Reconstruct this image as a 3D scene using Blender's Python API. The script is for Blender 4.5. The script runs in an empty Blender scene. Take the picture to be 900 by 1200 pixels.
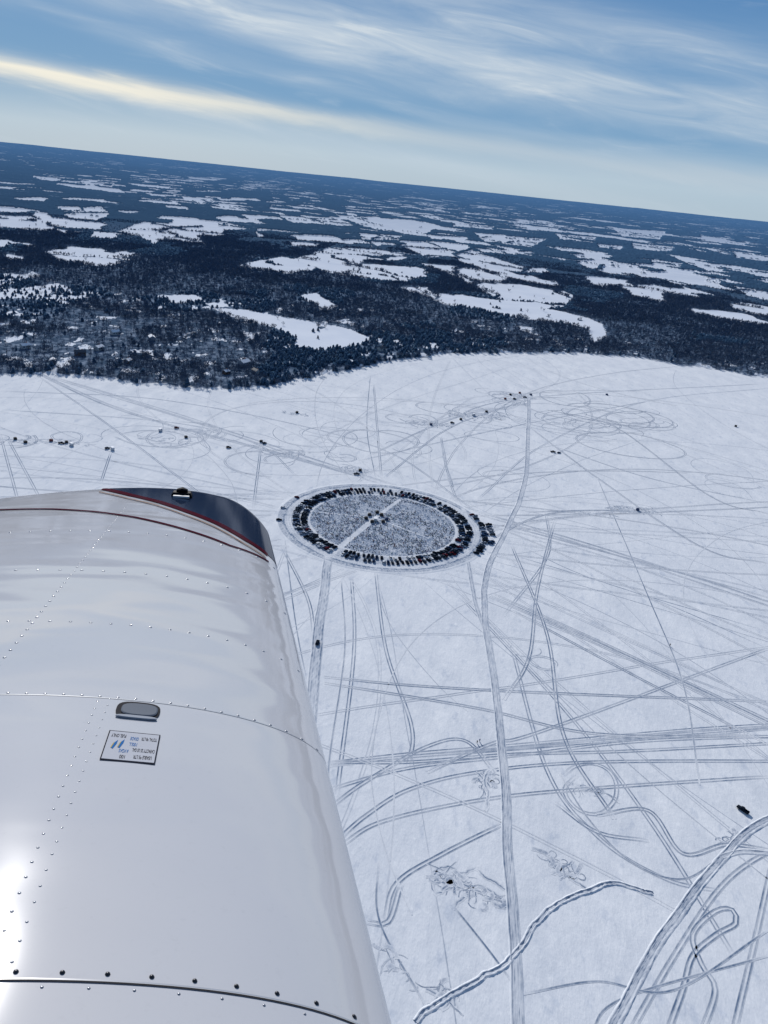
import bpy, bmesh, math, random
import numpy as np
from mathutils import Vector, Matrix
random.seed(7); rng=np.random.default_rng(11)
R=math.radians
SC=bpy.context.scene; COL=SC.collection
SC.view_settings.view_transform='Standard'; SC.view_settings.look='None'; SC.view_settings.exposure=0
# ------------------------------------------------------------------ camera
H=250.0; F=906.0
rho=R(5.96); pit=R(23.23)
U=Vector((math.sin(rho)*math.cos(pit), math.cos(rho)*math.cos(pit), math.sin(pit)))
XR=Vector((math.cos(rho),-math.sin(rho),0))
YF=U.cross(XR)
M=Matrix((XR,YF,U))            # camera space -> world
cd=bpy.data.cameras.new('camera'); cam=bpy.data.objects.new('camera',cd); COL.objects.link(cam)
cam.matrix_world=Matrix.Translation((0,0,H))@M.to_4x4()
cd.sensor_fit='VERTICAL'; cd.sensor_height=24; cd.sensor_width=18; cd.lens=24*F/1200
cd.clip_start=0.05; cd.clip_end=200000
SC.camera=cam
def gp(x,y,z=0.0):
    d=M@Vector(((x-450)/F,(600-y)/F,-1.0)); t=(z-H)/d.z
    return (d.x*t,d.y*t)
# ------------------------------------------------------------------ helpers
def tag(o,label=None,cat=None,group=None,kind=None):
    if label:o['label']=label
    if cat:o['category']=cat
    if group:o['group']=group
    if kind:o['kind']=kind
    return o
def empty(name,loc=(0,0,0),rz=0):
    o=bpy.data.objects.new(name,None); o.empty_display_size=.2; COL.objects.link(o); o.location=loc; o.rotation_euler=(0,0,rz); return o
def link(name,me,parent=None):
    o=bpy.data.objects.new(name,me); COL.objects.link(o)
    if parent:o.parent=parent
    return o
def mesh_np(name,V,Fc,mats,attrs=None,smooth=False,mi=None):
    me=bpy.data.meshes.new(name); V=np.asarray(V,dtype=np.float32); Fc=np.asarray(Fc,dtype=np.int32)
    me.vertices.add(len(V)); me.vertices.foreach_set('co',V.ravel())
    k=Fc.shape[1]; me.loops.add(Fc.size); me.loops.foreach_set('vertex_index',Fc.ravel())
    me.polygons.add(len(Fc)); me.polygons.foreach_set('loop_start',np.arange(0,Fc.size,k,dtype=np.int32))
    me.polygons.foreach_set('loop_total',np.full(len(Fc),k,dtype=np.int32))
    if smooth: me.polygons.foreach_set('use_smooth',np.ones(len(Fc),dtype=bool))
    for m in mats: me.materials.append(m)
    if mi is not None: me.polygons.foreach_set('material_index',np.asarray(mi,dtype=np.int32))
    me.update(calc_edges=True)
    for n,a in (attrs or {}).items():
        at=me.attributes.new(n,'FLOAT','POINT'); at.data.foreach_set('value',np.asarray(a,dtype=np.float32))
    return me
class MB:
    def __init__(s): s.v=[]; s.f=[]; s.m=[]; s.sm=[]
    def add(s,v,f,m=0,sm=False):
        b=len(s.v); s.v+=[tuple(p) for p in v]; s.f+=[tuple(i+b for i in q) for q in f]; s.m+=[m]*len(f); s.sm+=[sm]*len(f)
    def box(s,c,d,m=0):
        x,y,z=c; a,b,e=d[0]/2,d[1]/2,d[2]/2
        v=[(x+i*a,y+j*b,z+k*e) for k in(-1,1) for j in(-1,1) for i in(-1,1)]
        s.add(v,[(0,2,3,1),(4,5,7,6),(0,1,5,4),(2,6,7,3),(0,4,6,2),(1,3,7,5)],m)
    def loft(s,secs,m=0,sm=False):   # secs: (x,halfwidth,zlow,zhigh,chamfer)
        v=[];
        for x,w,a,b,c in secs:
            v+=[(x,-w+c,a),(x,w-c,a),(x,w,a+c),(x,w,b-c),(x,w-c,b),(x,-w+c,b),(x,-w,b-c),(x,-w,a+c)]
        f=[]
        for i in range(len(secs)-1):
            for j in range(8):
                f.append((i*8+j,i*8+(j+1)%8,(i+1)*8+(j+1)%8,(i+1)*8+j))
        n=(len(secs)-1)*8
        f.append(tuple(range(7,-1,-1))); f.append(tuple(range(n,n+8)))
        s.add(v,f,m,sm)
    def tube(s,p,q,r0,r1,n=8,m=0,cap=True,sm=True):
        p=Vector(p);q=Vector(q); d=(q-p).normalized(); a=d.orthogonal().normalized(); b=d.cross(a)
        v=[]
        for c,r in((p,r0),(q,r1)):
            for i in range(n):
                t=2*math.pi*i/n; v.append(c+a*(r*math.cos(t))+b*(r*math.sin(t)))
        f=[(i,(i+1)%n,n+(i+1)%n,n+i) for i in range(n)]; s.add(v,f,m,sm)
        if cap: 
            b0=len(s.v)-2*n; s.f+=[tuple(b0+i for i in range(n-1,-1,-1)),tuple(b0+i for i in range(n,2*n))]; s.m+=[m,m]; s.sm+=[False,False]
    def mesh(s,name,mats):
        me=bpy.data.meshes.new(name); me.from_pydata(s.v,[],s.f)
        for x in mats: me.materials.append(x)
        for p,a,b in zip(me.polygons,s.m,s.sm): p.material_index=a; p.use_smooth=b
        me.update(); return me
def _h(xi,yi,seed):
    a=(xi.astype(np.int64)*374761393+yi.astype(np.int64)*668265263+seed*1442695041)&0xffffffff
    a=((a^(a>>13))*1274126177)&0xffffffff
    return ((a^(a>>16))&0xffffff)/float(0xffffff)
def vn(x,y,seed=0):
    xi=np.floor(x);yi=np.floor(y);fx=x-xi;fy=y-yi
    fx=fx*fx*(3-2*fx);fy=fy*fy*(3-2*fy)
    a=_h(xi,yi,seed);b=_h(xi+1,yi,seed);c=_h(xi,yi+1,seed);d=_h(xi+1,yi+1,seed)
    return (a*(1-fx)+b*fx)*(1-fy)+(c*(1-fx)+d*fx)*fy
def fbm(x,y,o=4,seed=0):
    s=0;a=.5;t=0
    for i in range(o):
        s=s+a*vn(x*2**i,y*2**i,seed+i*17); t+=a; a*=.5
    return s/t
# ------------------------------------------------------------------ node helpers
def newmat(name):
    m=bpy.data.materials.new(name); m.use_nodes=True; nt=m.node_tree
    return m,nt,nt.nodes['Principled BSDF']
def nd(nt,t,**k):
    n=nt.nodes.new(t)
    for a,b in k.items(): setattr(n,a,b)
    return n
def math_(nt,op,a,b=None,c=None,clamp=False):
    n=nd(nt,'ShaderNodeMath',operation=op,use_clamp=clamp)
    for i,x in enumerate((a,b,c)):
        if x is None: continue
        if isinstance(x,(int,float)): n.inputs[i].default_value=x
        else: nt.links.new(x,n.inputs[i])
    return n.outputs[0]
def mixc(nt,f,a,b):
    n=nd(nt,'ShaderNodeMix',data_type='RGBA')
    for s,x in((n.inputs[0],f),(n.inputs[6],a),(n.inputs[7],b)):
        if isinstance(x,(int,float)): s.default_value=x
        elif isinstance(x,tuple): s.default_value=(*x,1) if len(x)==3 else x
        else: nt.links.new(x,s)
    return n.outputs[2]
def noise(nt,vec,scale,detail=3,rough=.55,dist=0):
    n=nd(nt,'ShaderNodeTexNoise'); n.inputs['Scale'].default_value=scale; n.inputs['Detail'].default_value=detail
    n.inputs['Roughness'].default_value=rough; n.inputs['Distortion'].default_value=dist
    nt.links.new(vec,n.inputs['Vector']); return n.outputs['Fac']
def maprange(nt,x,a,b,c=0.,d=1.,smooth=False):
    n=nd(nt,'ShaderNodeMapRange',interpolation_type='SMOOTHSTEP' if smooth else 'LINEAR')
    nt.links.new(x,n.inputs[0])
    for i,v in enumerate((a,b,c,d)): n.inputs[i+1].default_value=v
    return n.outputs[0]
def pos(nt,sc=(1,1,1),rz=0):
    g=nd(nt,'ShaderNodeNewGeometry'); m=nd(nt,'ShaderNodeMapping'); m.inputs['Scale'].default_value=sc; m.inputs['Rotation'].default_value=(0,0,rz)
    nt.links.new(g.outputs['Position'],m.inputs['Vector']); return m.outputs[0]
HAZE=(0.085,0.195,0.36)  # aerial haze painted into land and tree base colours with distance
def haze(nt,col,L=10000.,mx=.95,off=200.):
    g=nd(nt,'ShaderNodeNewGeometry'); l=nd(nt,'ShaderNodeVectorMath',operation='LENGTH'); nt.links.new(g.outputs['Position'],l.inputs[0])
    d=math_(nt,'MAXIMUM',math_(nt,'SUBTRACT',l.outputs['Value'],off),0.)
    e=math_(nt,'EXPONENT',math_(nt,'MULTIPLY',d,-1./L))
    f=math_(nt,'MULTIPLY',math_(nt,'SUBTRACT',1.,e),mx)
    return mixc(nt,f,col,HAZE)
def simple(name,col,rough=.6,metal=0,coat=0,var=.12,vs=3.,spec=.5):
    m,nt,b=newmat(name)
    tc=nd(nt,'ShaderNodeTexCoord'); n=noise(nt,tc.outputs['Object'],vs,3)
    c2=tuple(max(0,x*(1-var*2)) for x in col)
    nt.links.new(mixc(nt,n,c2,tuple(min(1,x*(1+var)) for x in col)),b.inputs['Base Color'])
    b.inputs['Roughness'].default_value=rough; b.inputs['Metallic'].default_value=metal; b.inputs['Coat Weight'].default_value=coat
    b.inputs['Specular IOR Level'].default_value=spec
    return m
def dull(m,ior=1.12):
    b=m.node_tree.nodes['Principled BSDF']; b.inputs['IOR'].default_value=ior; return m
def snow_mat(name,speck=False):
    m,nt,b=newmat(name)
    P=pos(nt); P2=pos(nt,(1,.45,1),R(25))
    n1=noise(nt,P2,.055,4,.6); n2=noise(nt,P,.006,3); n3=noise(nt,P2,.35,3,.7); n4=noise(nt,P2,.19,3,.55)
    base=mixc(nt,maprange(nt,n1,.3,.7),(.665,.695,.74),(.83,.845,.865))
    base=mixc(nt,maprange(nt,n2,.35,.65,0,.5),base,(.69,.72,.77))
    sp=maprange(nt,n4,.30,.42,1,0)
    base=mixc(nt,math_(nt,'MULTIPLY',sp,.42),base,(.45,.51,.61))
    base=mixc(nt,maprange(nt,n3,.55,.75,0,.42),base,(.95,.95,.95))
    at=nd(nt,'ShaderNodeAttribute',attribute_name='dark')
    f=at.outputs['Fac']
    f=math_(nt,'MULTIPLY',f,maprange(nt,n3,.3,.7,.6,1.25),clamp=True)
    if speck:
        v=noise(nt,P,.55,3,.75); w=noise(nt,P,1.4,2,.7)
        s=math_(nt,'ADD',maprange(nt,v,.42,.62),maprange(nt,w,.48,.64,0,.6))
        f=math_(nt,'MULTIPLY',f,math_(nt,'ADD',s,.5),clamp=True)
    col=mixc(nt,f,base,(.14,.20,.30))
    nt.links.new(col,b.inputs['Base Color'])
    b.inputs['Roughness'].default_value=1.; b.inputs['Specular IOR Level'].default_value=0.0
    bp=nd(nt,'ShaderNodeBump'); bp.inputs['Strength'].default_value=.65; bp.inputs['Distance'].default_value=.7
    hh=math_(nt,'ADD',math_(nt,'MULTIPLY',noise(nt,P2,.12,4,.6),1.),math_(nt,'MULTIPLY',n3,.38))
    nt.links.new(hh,bp.inputs['Height']); nt.links.new(bp.outputs[0],b.inputs['Normal'])
    return m
M_snow=snow_mat('lake_snow'); M_pack=snow_mat('packed_snow',True)
def land_mat():
    m,nt,b=newmat('land')
    P=pos(nt); at=nd(nt,'ShaderNodeAttribute',attribute_name='forest'); f=at.outputs['Fac']
    n=noise(nt,P,.05,4,.7); n2=noise(nt,P,.012,3)
    fo=maprange(nt,math_(nt,'ADD',f,math_(nt,'MULTIPLY',math_(nt,'SUBTRACT',n,.5),.6)),.42,.58)
    snow=mixc(nt,n2,(.66,.71,.80),(.88,.905,.94))
    floor=mixc(nt,maprange(nt,noise(nt,P,.07,4,.8),.46,.66),(.055,.085,.13),(.27,.325,.41))  # woodland floor snow, shade under the trees put into its colour
    dist=nd(nt,'ShaderNodeNewGeometry'); l=nd(nt,'ShaderNodeVectorMath',operation='LENGTH'); nt.links.new(dist.outputs['Position'],l.inputs[0])
    farf=maprange(nt,l.outputs['Value'],2300,3300)
    dark=mixc(nt,noise(nt,P,.02,3),(.012,.03,.055),(.035,.065,.105))
    dark=mixc(nt,maprange(nt,noise(nt,P,.011,4,.75),.62,.70,0,.45),dark,(.30,.39,.50))
    floor=mixc(nt,farf,floor,dark)
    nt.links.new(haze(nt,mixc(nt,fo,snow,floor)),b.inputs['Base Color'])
    b.inputs['Roughness'].default_value=1.; b.inputs['Specular IOR Level'].default_value=0.
    return m
M_land=land_mat()
def tree_mat(name,a,b_):
    m,nt,b=newmat(name); P=pos(nt)
    c=mixc(nt,maprange(nt,noise(nt,P,.06,3,.7),.35,.65),a,b_)
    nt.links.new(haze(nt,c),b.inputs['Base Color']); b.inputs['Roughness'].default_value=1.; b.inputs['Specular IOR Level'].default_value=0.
    return m
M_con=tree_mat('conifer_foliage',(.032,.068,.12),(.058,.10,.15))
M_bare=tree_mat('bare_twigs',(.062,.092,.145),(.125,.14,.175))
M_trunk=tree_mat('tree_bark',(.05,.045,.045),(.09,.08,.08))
# ------------------------------------------------------------------ light and sky
SAZ=R(-19.5); SEL=R(25)
sd=Vector((math.sin(SAZ)*math.cos(SEL),math.cos(SAZ)*math.cos(SEL),math.sin(SEL)))
sl=bpy.data.lights.new('sun','SUN'); sl.energy=4.4; sl.angle=R(.5); sl.color=(1,.97,.93)
so=bpy.data.objects.new('sun',sl); COL.objects.link(so); so.rotation_euler=sd.to_track_quat('Z','Y').to_euler()
w=bpy.data.worlds.new('World'); SC.world=w; w.use_nodes=True; nt=w.node_tree; bg=nt.nodes['Background']
STR=.1; bg.inputs['Strength'].default_value=STR
sky=nd(nt,'ShaderNodeTexSky',sky_type='NISHITA'); sky.sun_disc=False; sky.sun_elevation=SEL; sky.sun_rotation=SAZ; sky.altitude=250
tc=nd(nt,'ShaderNodeTexCoord'); sx=nd(nt,'ShaderNodeSeparateXYZ'); nt.links.new(tc.outputs['Generated'],sx.inputs[0])
az=math_(nt,'ARCTAN2',sx.outputs[0],sx.outputs[1]); el=math_(nt,'ARCSINE',sx.outputs[2])
eld=math_(nt,'MULTIPLY',el,57.2958); azd=math_(nt,'MULTIPLY',az,57.2958)
els=math_(nt,'ADD',eld,math_(nt,'MULTIPLY',azd,.042))
els2=math_(nt,'ADD',eld,math_(nt,'MULTIPLY',azd,.10))
def cv(a,b): 
    c=nd(nt,'ShaderNodeCombineXYZ'); nt.links.new(a,c.inputs[0]); nt.links.new(b,c.inputs[1]); return c.outputs[0]
V1=cv(math_(nt,'MULTIPLY',azd,.045),math_(nt,'MULTIPLY',els2,.30))
V2=cv(math_(nt,'MULTIPLY',azd,.11),math_(nt,'MULTIPLY',els2,.85))
nA=noise(nt,V1,1.,3,.5,.5); nB=noise(nt,V2,1.,6,.6,.7)
ramp=nd(nt,'ShaderNodeValToRGB'); e=ramp.color_ramp; 
stops=[(0,(.42,.54,.64)),(1.2,(.43,.56,.67)),(2.4,(.31,.465,.62)),(4.0,(.15,.33,.55)),(8,(.12,.29,.53)),(14,(.09,.22,.46)),(40,(.08,.18,.40))]
e.elements[0].position=0; e.elements[0].color=(*stops[0][1],1)
e.elements[1].position=1; e.elements[1].color=(*stops[-1][1],1)
for a,c in stops[1:-1]:
    q=e.elements.new(a/40); q.color=(*c,1)
nt.links.new(math_(nt,'DIVIDE',math_(nt,'MAXIMUM',eld,0.),40.),ramp.inputs[0])
def scale(c,k):
    n=nd(nt,'ShaderNodeVectorMath',operation='SCALE'); nt.links.new(c,n.inputs[0]); n.inputs['Scale'].default_value=k; return n.outputs[0]
rc=scale(ramp.outputs[0],1/STR)
fm=maprange(nt,eld,12,35,.97,.25,True)
basesky=mixc(nt,fm,sky.outputs[0],rc)
def band(cen,wid,x,amp):
    d=math_(nt,'DIVIDE',math_(nt,'SUBTRACT',x,cen),wid)
    return math_(nt,'MULTIPLY',math_(nt,'EXPONENT',math_(nt,'MULTIPLY',math_(nt,'MULTIPLY',d,d),-1.)),amp)
wob=math_(nt,'ADD',els2,math_(nt,'MULTIPLY',math_(nt,'SUBTRACT',nA,.5),3.6))
bd=math_(nt,'ADD',band(7.4,1.7,wob,.9),band(10.6,1.1,wob,.5)); bd=math_(nt,'ADD',bd,band(4.4,.4,wob,.25)); bd=math_(nt,'ADD',bd,band(1.3,.6,els2,.3))
tex=maprange(nt,nB,.30,.70,.4,1.15)
cl=math_(nt,'MULTIPLY',bd,tex,clamp=True)
cl=math_(nt,'ADD',cl,maprange(nt,nB,.52,.75,0,.2,True),clamp=True)
cl=math_(nt,'MULTIPLY',cl,maprange(nt,azd,6,27,1.,.65,True))
cloud=tuple(x/STR for x in(.60,.68,.755))
c1=mixc(nt,cl,basesky,cloud)
d=math_(nt,'DIVIDE',math_(nt,'SUBTRACT',math_(nt,'ADD',els,math_(nt,'MULTIPLY',math_(nt,'SUBTRACT',nB,.5),1.1)),2.8),.54)
gz=math_(nt,'EXPONENT',math_(nt,'MULTIPLY',math_(nt,'MULTIPLY',d,d),-1.))
gz=math_(nt,'MULTIPLY',gz,maprange(nt,azd,-24,9,1.,.0,True))
c2=mixc(nt,gz,c1,tuple(x/STR for x in(.90,.865,.75)))
g2=math_(nt,'MULTIPLY',math_(nt,'EXPONENT',math_(nt,'MULTIPLY',math_(nt,'MULTIPLY',d,d),-.7)),maprange(nt,azd,-10,6,.0,.5,True))
c2=mixc(nt,g2,c2,tuple(x/STR for x in(.56,.63,.69)))
nt.links.new(c2,bg.inputs['Color'])
# ------------------------------------------------------------------ lake sheet
def catmull(P,step=6.):
    P=np.array(P,float); n=len(P)
    if n<3:
        L=np.linalg.norm(P[-1]-P[0]); k=max(2,int(L/step)); t=np.linspace(0,1,k)[:,None]; return P[0]*(1-t)+P[-1]*t
    Q=np.vstack([2*P[0]-P[1],P,2*P[-1]-P[-2]]); out=[]
    for i in range(1,n):
        p0,p1,p2,p3=Q[i-1],Q[i],Q[i+1],Q[i+2]; k=max(2,min(80,int(np.linalg.norm(p2-p1)/step)))
        t=np.linspace(0,1,k,endpoint=False)[:,None]
        out.append(.5*((2*p1)+(-p0+p2)*t+(2*p0-5*p1+4*p2-p3)*t*t+(-p0+3*p1-3*p2+p3)*t**3))
    out.append(P[-1:]); return np.vstack(out)
rr=np.geomspace(20,70000,60); tt=np.linspace(0,2*np.pi,97)[:-1]
V=[(0,0,0)]; 
for r_ in rr:
    for t in tt: V.append((r_*math.cos(t),r_*math.sin(t),0))
n=96; Fq=[]
for k in range(len(rr)-1):
    for j in range(n): 
        a=1+k*n+j; b=1+k*n+(j+1)%n; Fq.append((a,a+n,b+n,b))
for j in range(0,n,2): Fq.append((0,1+j,1+(j+1)%n,1+(j+2)%n))
me=mesh_np('frozen_lake',np.array(V),Fq,[M_snow],{'dark':np.zeros(len(V))},True)
o=link('frozen_lake',me); tag(o,'snow covered lake ice with wind ripples',None,None,'structure')
# ------------------------------------------------------------------ land
SH=[(-60,452),(0,440),(60,438),(120,443),(180,450),(250,457),(300,456),(340,448),(400,436),(450,425),(520,416),(600,414),(680,414),(740,419),(800,428),(860,437),(900,444),(960,452)]
sg=np.array([gp(*p) for p in SH]); sth=np.arctan2(sg[:,0],sg[:,1]); sr=np.hypot(sg[:,0],sg[:,1])
def rshore(th): 
    return np.interp(th,np.r_[-1.3,sth,1.3],np.r_[1000,sr,1700])+16*(fbm(th*60,th*0+3,4,5)-.5)*2+8*(vn(th*260,th*0,6)-.5)
FP=[[(140,274),(170,263),(198,265),(208,257),(262,262),(295,272),(262,273),(262,279),(232,280),(240,288),(195,284),(180,289),(165,280)],
 [(50,297),(85,291),(120,294),(155,308),(120,315),(95,311),(70,308)],
 [(278,313),(330,303),(345,306),(385,293),(440,295),(482,303),(468,309),(430,307),(420,312),(480,318),(505,322),(475,334),(430,330),(395,324),(370,318),(330,326),(300,323)],
 [(468,291),(500,286),(545,291),(552,297),(570,301),(640,309),(642,321),(600,320),(560,315),(530,304),(500,305)],
 [(492,311),(560,317),(575,323),(625,324),(672,348),(658,364),(620,365),(585,355),(560,342),(540,330)],
 [(246,364),(290,366),(350,376),(400,386),(436,398),(418,407),(372,413),(345,409),(350,397),(318,386),(280,376)],
 [(488,346),(540,348),(615,360),(660,368),(705,381),(712,397),(696,405),(688,388),(655,380),(620,378),(560,366),(518,359)],
 [(670,309),(700,306),(750,314),(748,324),(700,320)],
 [(752,321),(800,320),(848,333),(838,340),(790,335)],
 [(726,335),(770,336),(820,348),(814,360),(765,354),(742,349)],
 [(826,353),(900,361),(950,370),(950,379),(890,371),(838,363)],
 [(0,247),(55,252),(65,263),(20,262),(0,264)],[(66,245),(118,245),(130,254),(112,263),(82,260)],
 [(398,256),(440,257),(508,270),(497,278),(440,272)],[(162,323),(200,328),(208,338),(180,336)],
 [(192,349),(230,348),(242,356),(205,357)],[(556,275),(640,283),(622,292),(568,286)],
 [(638,290),(690,295),(724,304),(680,306)],[(776,298),(850,310),(884,322),(830,320)],[(38,257),(75,260),(112,272),(80,278),(48,269)],
 [(338,343),(370,346),(397,362),(385,366),(358,355)],[(252,316),(290,324),(348,332),(330,338),(290,333)],
 [(858,337),(900,344),(940,350),(930,360),(878,350)],[(716,268),(780,273),(772,283),(728,279)],[(600,262),(660,266),(650,273),(605,270)],[(820,276),(880,284),(870,290),(822,284)],[(300,270),(360,276),(350,284),(300,280)],
 [(240,358),(262,356),(270,362),(250,364)],[(470,340),(500,340),(505,346),(480,346)],[(130,300),(150,296),(165,300),(150,304)],[(690,330),(715,332),(712,338),(695,336)],[(620,328),(650,330),(655,336),(630,334)],
 [(420,278),(470,280),(468,286),(425,285)],[(500,278),(548,280),(545,286),(505,284)],[(650,276),(700,280),(695,287),(655,284)],[(740,286),(790,290),(785,297),(742,293)],[(590,296),(625,298),(622,303),(592,301)],[(860,296),(900,300),(900,308),(862,304)],[(700,288),(730,290),(728,296),(702,294)],[(340,286),(375,288),(372,292),(342,291)],[(760,306),(800,310),(796,316),(764,313)],
 [(5,285),(35,287),(40,292),(8,291)],[(8,300),(30,304),(28,309),(6,306)],[(530,262),(580,268),(575,272),(530,268)]]
FG=[np.array([gp(*p) for p in f]) for f in FP]
PATCHY=np.array([gp(*p) for p in [(-40,314),(30,318),(60,330),(100,346),(110,362),(70,357),(30,352),(-40,356)]])
def inpoly(x,y,P):
    ins=np.zeros(x.shape,bool); j=len(P)-1
    for i in range(len(P)):
        xi,yi=P[i];xj,yj=P[j]
        ins^=((yi>y)!=(yj>y))&(x<(xj-xi)*(y-yi)/(yj-yi+1e-9)+xi); j=i
    return ins
def cells(X,Y,sd_):
    xi=np.floor(X);yi=np.floor(Y); best=np.full(X.shape,9.);sec=np.full(X.shape,9.);val=np.zeros(X.shape)
    for i in(-1,0,1):
        for j in(-1,0,1):
            cx=xi+i;cy=yi+j
            px=cx+_h(cx,cy,31+sd_);py=cy+_h(cx,cy,47+sd_)
            dd=np.maximum(np.abs(px-X),np.abs(py-Y)*1.1); mk=dd<best
            sec=np.where(mk,best,np.minimum(sec,dd)); best=np.where(mk,dd,best); val=np.where(mk,_h(cx,cy,77+sd_),val)
    return best,sec-best,val
def forest(x,y):
    r=np.hypot(x,y); a=np.minimum(r*.004,12.)
    jx=x+(fbm(x/50,y/50,3,1)-.5)*a*2; jy=y+(fbm(x/50,y/50,3,2)-.5)*a*5
    fl=np.zeros(x.shape,bool)
    for P in FG:
        b=(jx>P[:,0].min())&(jx<P[:,0].max())&(jy>P[:,1].min())&(jy<P[:,1].max())
        if b.any(): 
            t=np.zeros(x.shape,bool); t[b]=inpoly(jx[b],jy[b],P); fl|=t
    fl|=inpoly(jx,jy,PATCHY)&(fbm(x/28,y/60,3,88)>.50)
    fl|=(fbm(x/18,y/26,3,93)>.70)&(r<1600)
    fl&=~((vn(x/35,y/50,15)>.93)&(r<3000))
    ca,sa=math.cos(.35),math.sin(.35)
    b0,e0,v0=cells((jx*ca+jy*sa)/230.,(-jx*sa+jy*ca)/330.,400)
    fl&=~((e0<.05)&(v0<.7)&(r>1500)); fl&=~((v0<.08)&(r>1700))
    for cw_,ch_,sd_,pm_ in((200.,300.,0,1.),(420.,700.,200,.5),(110.,190.,600,.45)):
        best,ed,val=cells((jx*ca+jy*sa)/cw_,(-jx*sa+jy*ca)/ch_,sd_)
        big=fbm(x/1300,y/2600,4,9+sd_); th=np.arctan2(x,y)
        p=np.clip((big-.42)*2.6,0.03,.52)*pm_*np.clip((r-2100)/1200,0,1)*(1-.55*np.clip((r-7000)/12000,0,1))
        if sd_==200: p=p*np.clip((r-4500)/3000,0,1)
        p=p*np.where((th>-.05)&(r<6500),1.4,.9)
        fl|=(val<p)&(best<.52)&(ed>.05)
    return np.where(fl,0.,1.)
def terr(x,y):
    r=np.hypot(x,y)
    return (fbm(x/900,y/900,3,21)-.35)*26*np.clip((r-1000)/2500,0,1)+ (fbm(x/5000,y/5000,2,25))*50*np.clip((r-6000)/20000,0,1)
ths=np.concatenate([np.linspace(-1.3,-.62,40,endpoint=False),np.linspace(-.62,.66,1050,endpoint=False),np.linspace(.66,1.3,40)])
K=640; ks=np.concatenate([[0,.12,.3,.6],np.arange(1,K)])
TH,KK=np.meshgrid(ths,ks); RS=rshore(TH); q=np.log(60000/RS)/(K-1)
RR=RS*np.exp(KK*q); LX=RR*np.sin(TH); LY=RR*np.cos(TH)
fo=forest(LX,LY)
def land_h(x,y,rs):
    r=np.hypot(x,y); return -.6+np.clip((r-rs)/18,0,1)*3.2+np.clip((r-rs)/250,0,1)*np.maximum(terr(x,y),-1.5)
canopy=fo*np.clip((RR-2500)/900,0,1)*(5.5+4*rng.random(LX.shape)+3*(vn(LX/60,LY/60,3)-.5))
LZ=land_h(LX,LY,RS)+canopy
nr,nc=LX.shape; idx=np.arange(nr*nc).reshape(nr,nc)
Fl=np.stack([idx[:-1,:-1],idx[:-1,1:],idx[1:,1:],idx[1:,:-1]],-1).reshape(-1,4)
fo2=fo.copy(); fo2[:5]=np.minimum(fo2[:5],.5)
me=mesh_np('wooded_land',np.stack([LX,LY,LZ],-1).reshape(-1,3),Fl,[M_land],{'forest':fo2.ravel()},False)
o=link('wooded_land',me); tag(o,'dark wooded hills and snowy farm fields beyond the lake',None,None,'structure')
# ---- woodland mass (stuff)
def tmpl_con(n=5,lay=3):
    V=[];Fc=[]
    for l in range(lay):
        z0=.12+.24*l; z1=min(1,z0+.40+.06*(l==lay-1)); r=.34*(1-.18*l)
        b=len(V); a0=random.random()*6
        for i in range(n): 
            t=a0+2*math.pi*i/n; k=r*random.uniform(.6,1.3); V.append((k*math.cos(t),k*math.sin(t),z0+random.uniform(-.10,.12)))
        V.append((random.uniform(-.09,.09),random.uniform(-.09,.09),z1))
        for i in range(n): Fc.append((b+i,b+(i+1)%n,b+n))
    return np.array(V),np.array(Fc)
def tmpl_bare(n=16,sz=.22):
    V=[];Fc=[]
    V+=[(-.025,0,0),(.025,0,0),(0,0,.6),(0,-.025,0),(0,.025,0),(0,0,.6)]; Fc+=[(0,1,2),(3,4,5)]
    for i in range(n):
        th=random.random()*6.28; ph=random.uniform(-1,1); rr_=random.random()**.4
        c=Vector((.27*rr_*math.cos(th)*math.sqrt(1-ph*ph),.27*rr_*math.sin(th)*math.sqrt(1-ph*ph),.62+.36*rr_*ph))
        d=(c-Vector((0,0,.25))).normalized(); s=d.orthogonal().normalized(); s.rotate(Matrix.Rotation(random.random()*6.28,3,d))
        L=sz*random.uniform(.6,1.2); b=len(V); wv=random.uniform(.10,.26)
        V+=[tuple(c-d*L*.6-s*L*wv),tuple(c-d*L*.5+s*L*wv),tuple(c+d*L*.7)]; Fc.append((b,b+1,b+2))
    return np.array(V),np.array(Fc)
def scatter(name,tm,P,h,mat,rad=1.):
    N=len(P); ti=rng.integers(0,len(tm),N); Vs=[];Fs=[];off=0
    for k,(tv,tf) in enumerate(tm):
        m=ti==k; p=P[m]; hh=h[m]; nn=len(p)
        if nn==0: continue
        a=rng.random(nn)*6.28; c,s=np.cos(a),np.sin(a); wv=hh*rng.uniform(.8,1.3,nn)*rad
        x=(tv[None,:,0]*c[:,None]-tv[None,:,1]*s[:,None])*wv[:,None]+p[:,0:1]
        y=(tv[None,:,0]*s[:,None]+tv[None,:,1]*c[:,None])*wv[:,None]+p[:,1:2]
        z=tv[None,:,2]*hh[:,None]+p[:,2:3]
        Vs.append(np.stack([x,y,z],-1).reshape(-1,3))
        Fs.append((tf[None]+(np.arange(nn)*len(tv))[:,None,None]).reshape(-1,3)+off); off+=nn*len(tv)
    return link(name,mesh_np(name,np.vstack(Vs),np.vstack(Fs),[mat]))
N=215000
r_=np.sqrt(rng.uniform(880**2,3300**2,N)); t_=rng.uniform(-.60,.64,N); x=r_*np.sin(t_); y=r_*np.cos(t_); rs=rshore(t_)
f=forest(x,y); dens=fbm(x/110,y/110,3,61); con=fbm(x/170,y/240,3,71)
left=(t_<-.20)&(r_<1500)
keep=(f>.5)&(r_>rs+9)&(rng.random(N)<np.where(left,.24+.65*(dens>.53),.46+.45*(dens>.45)))
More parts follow.
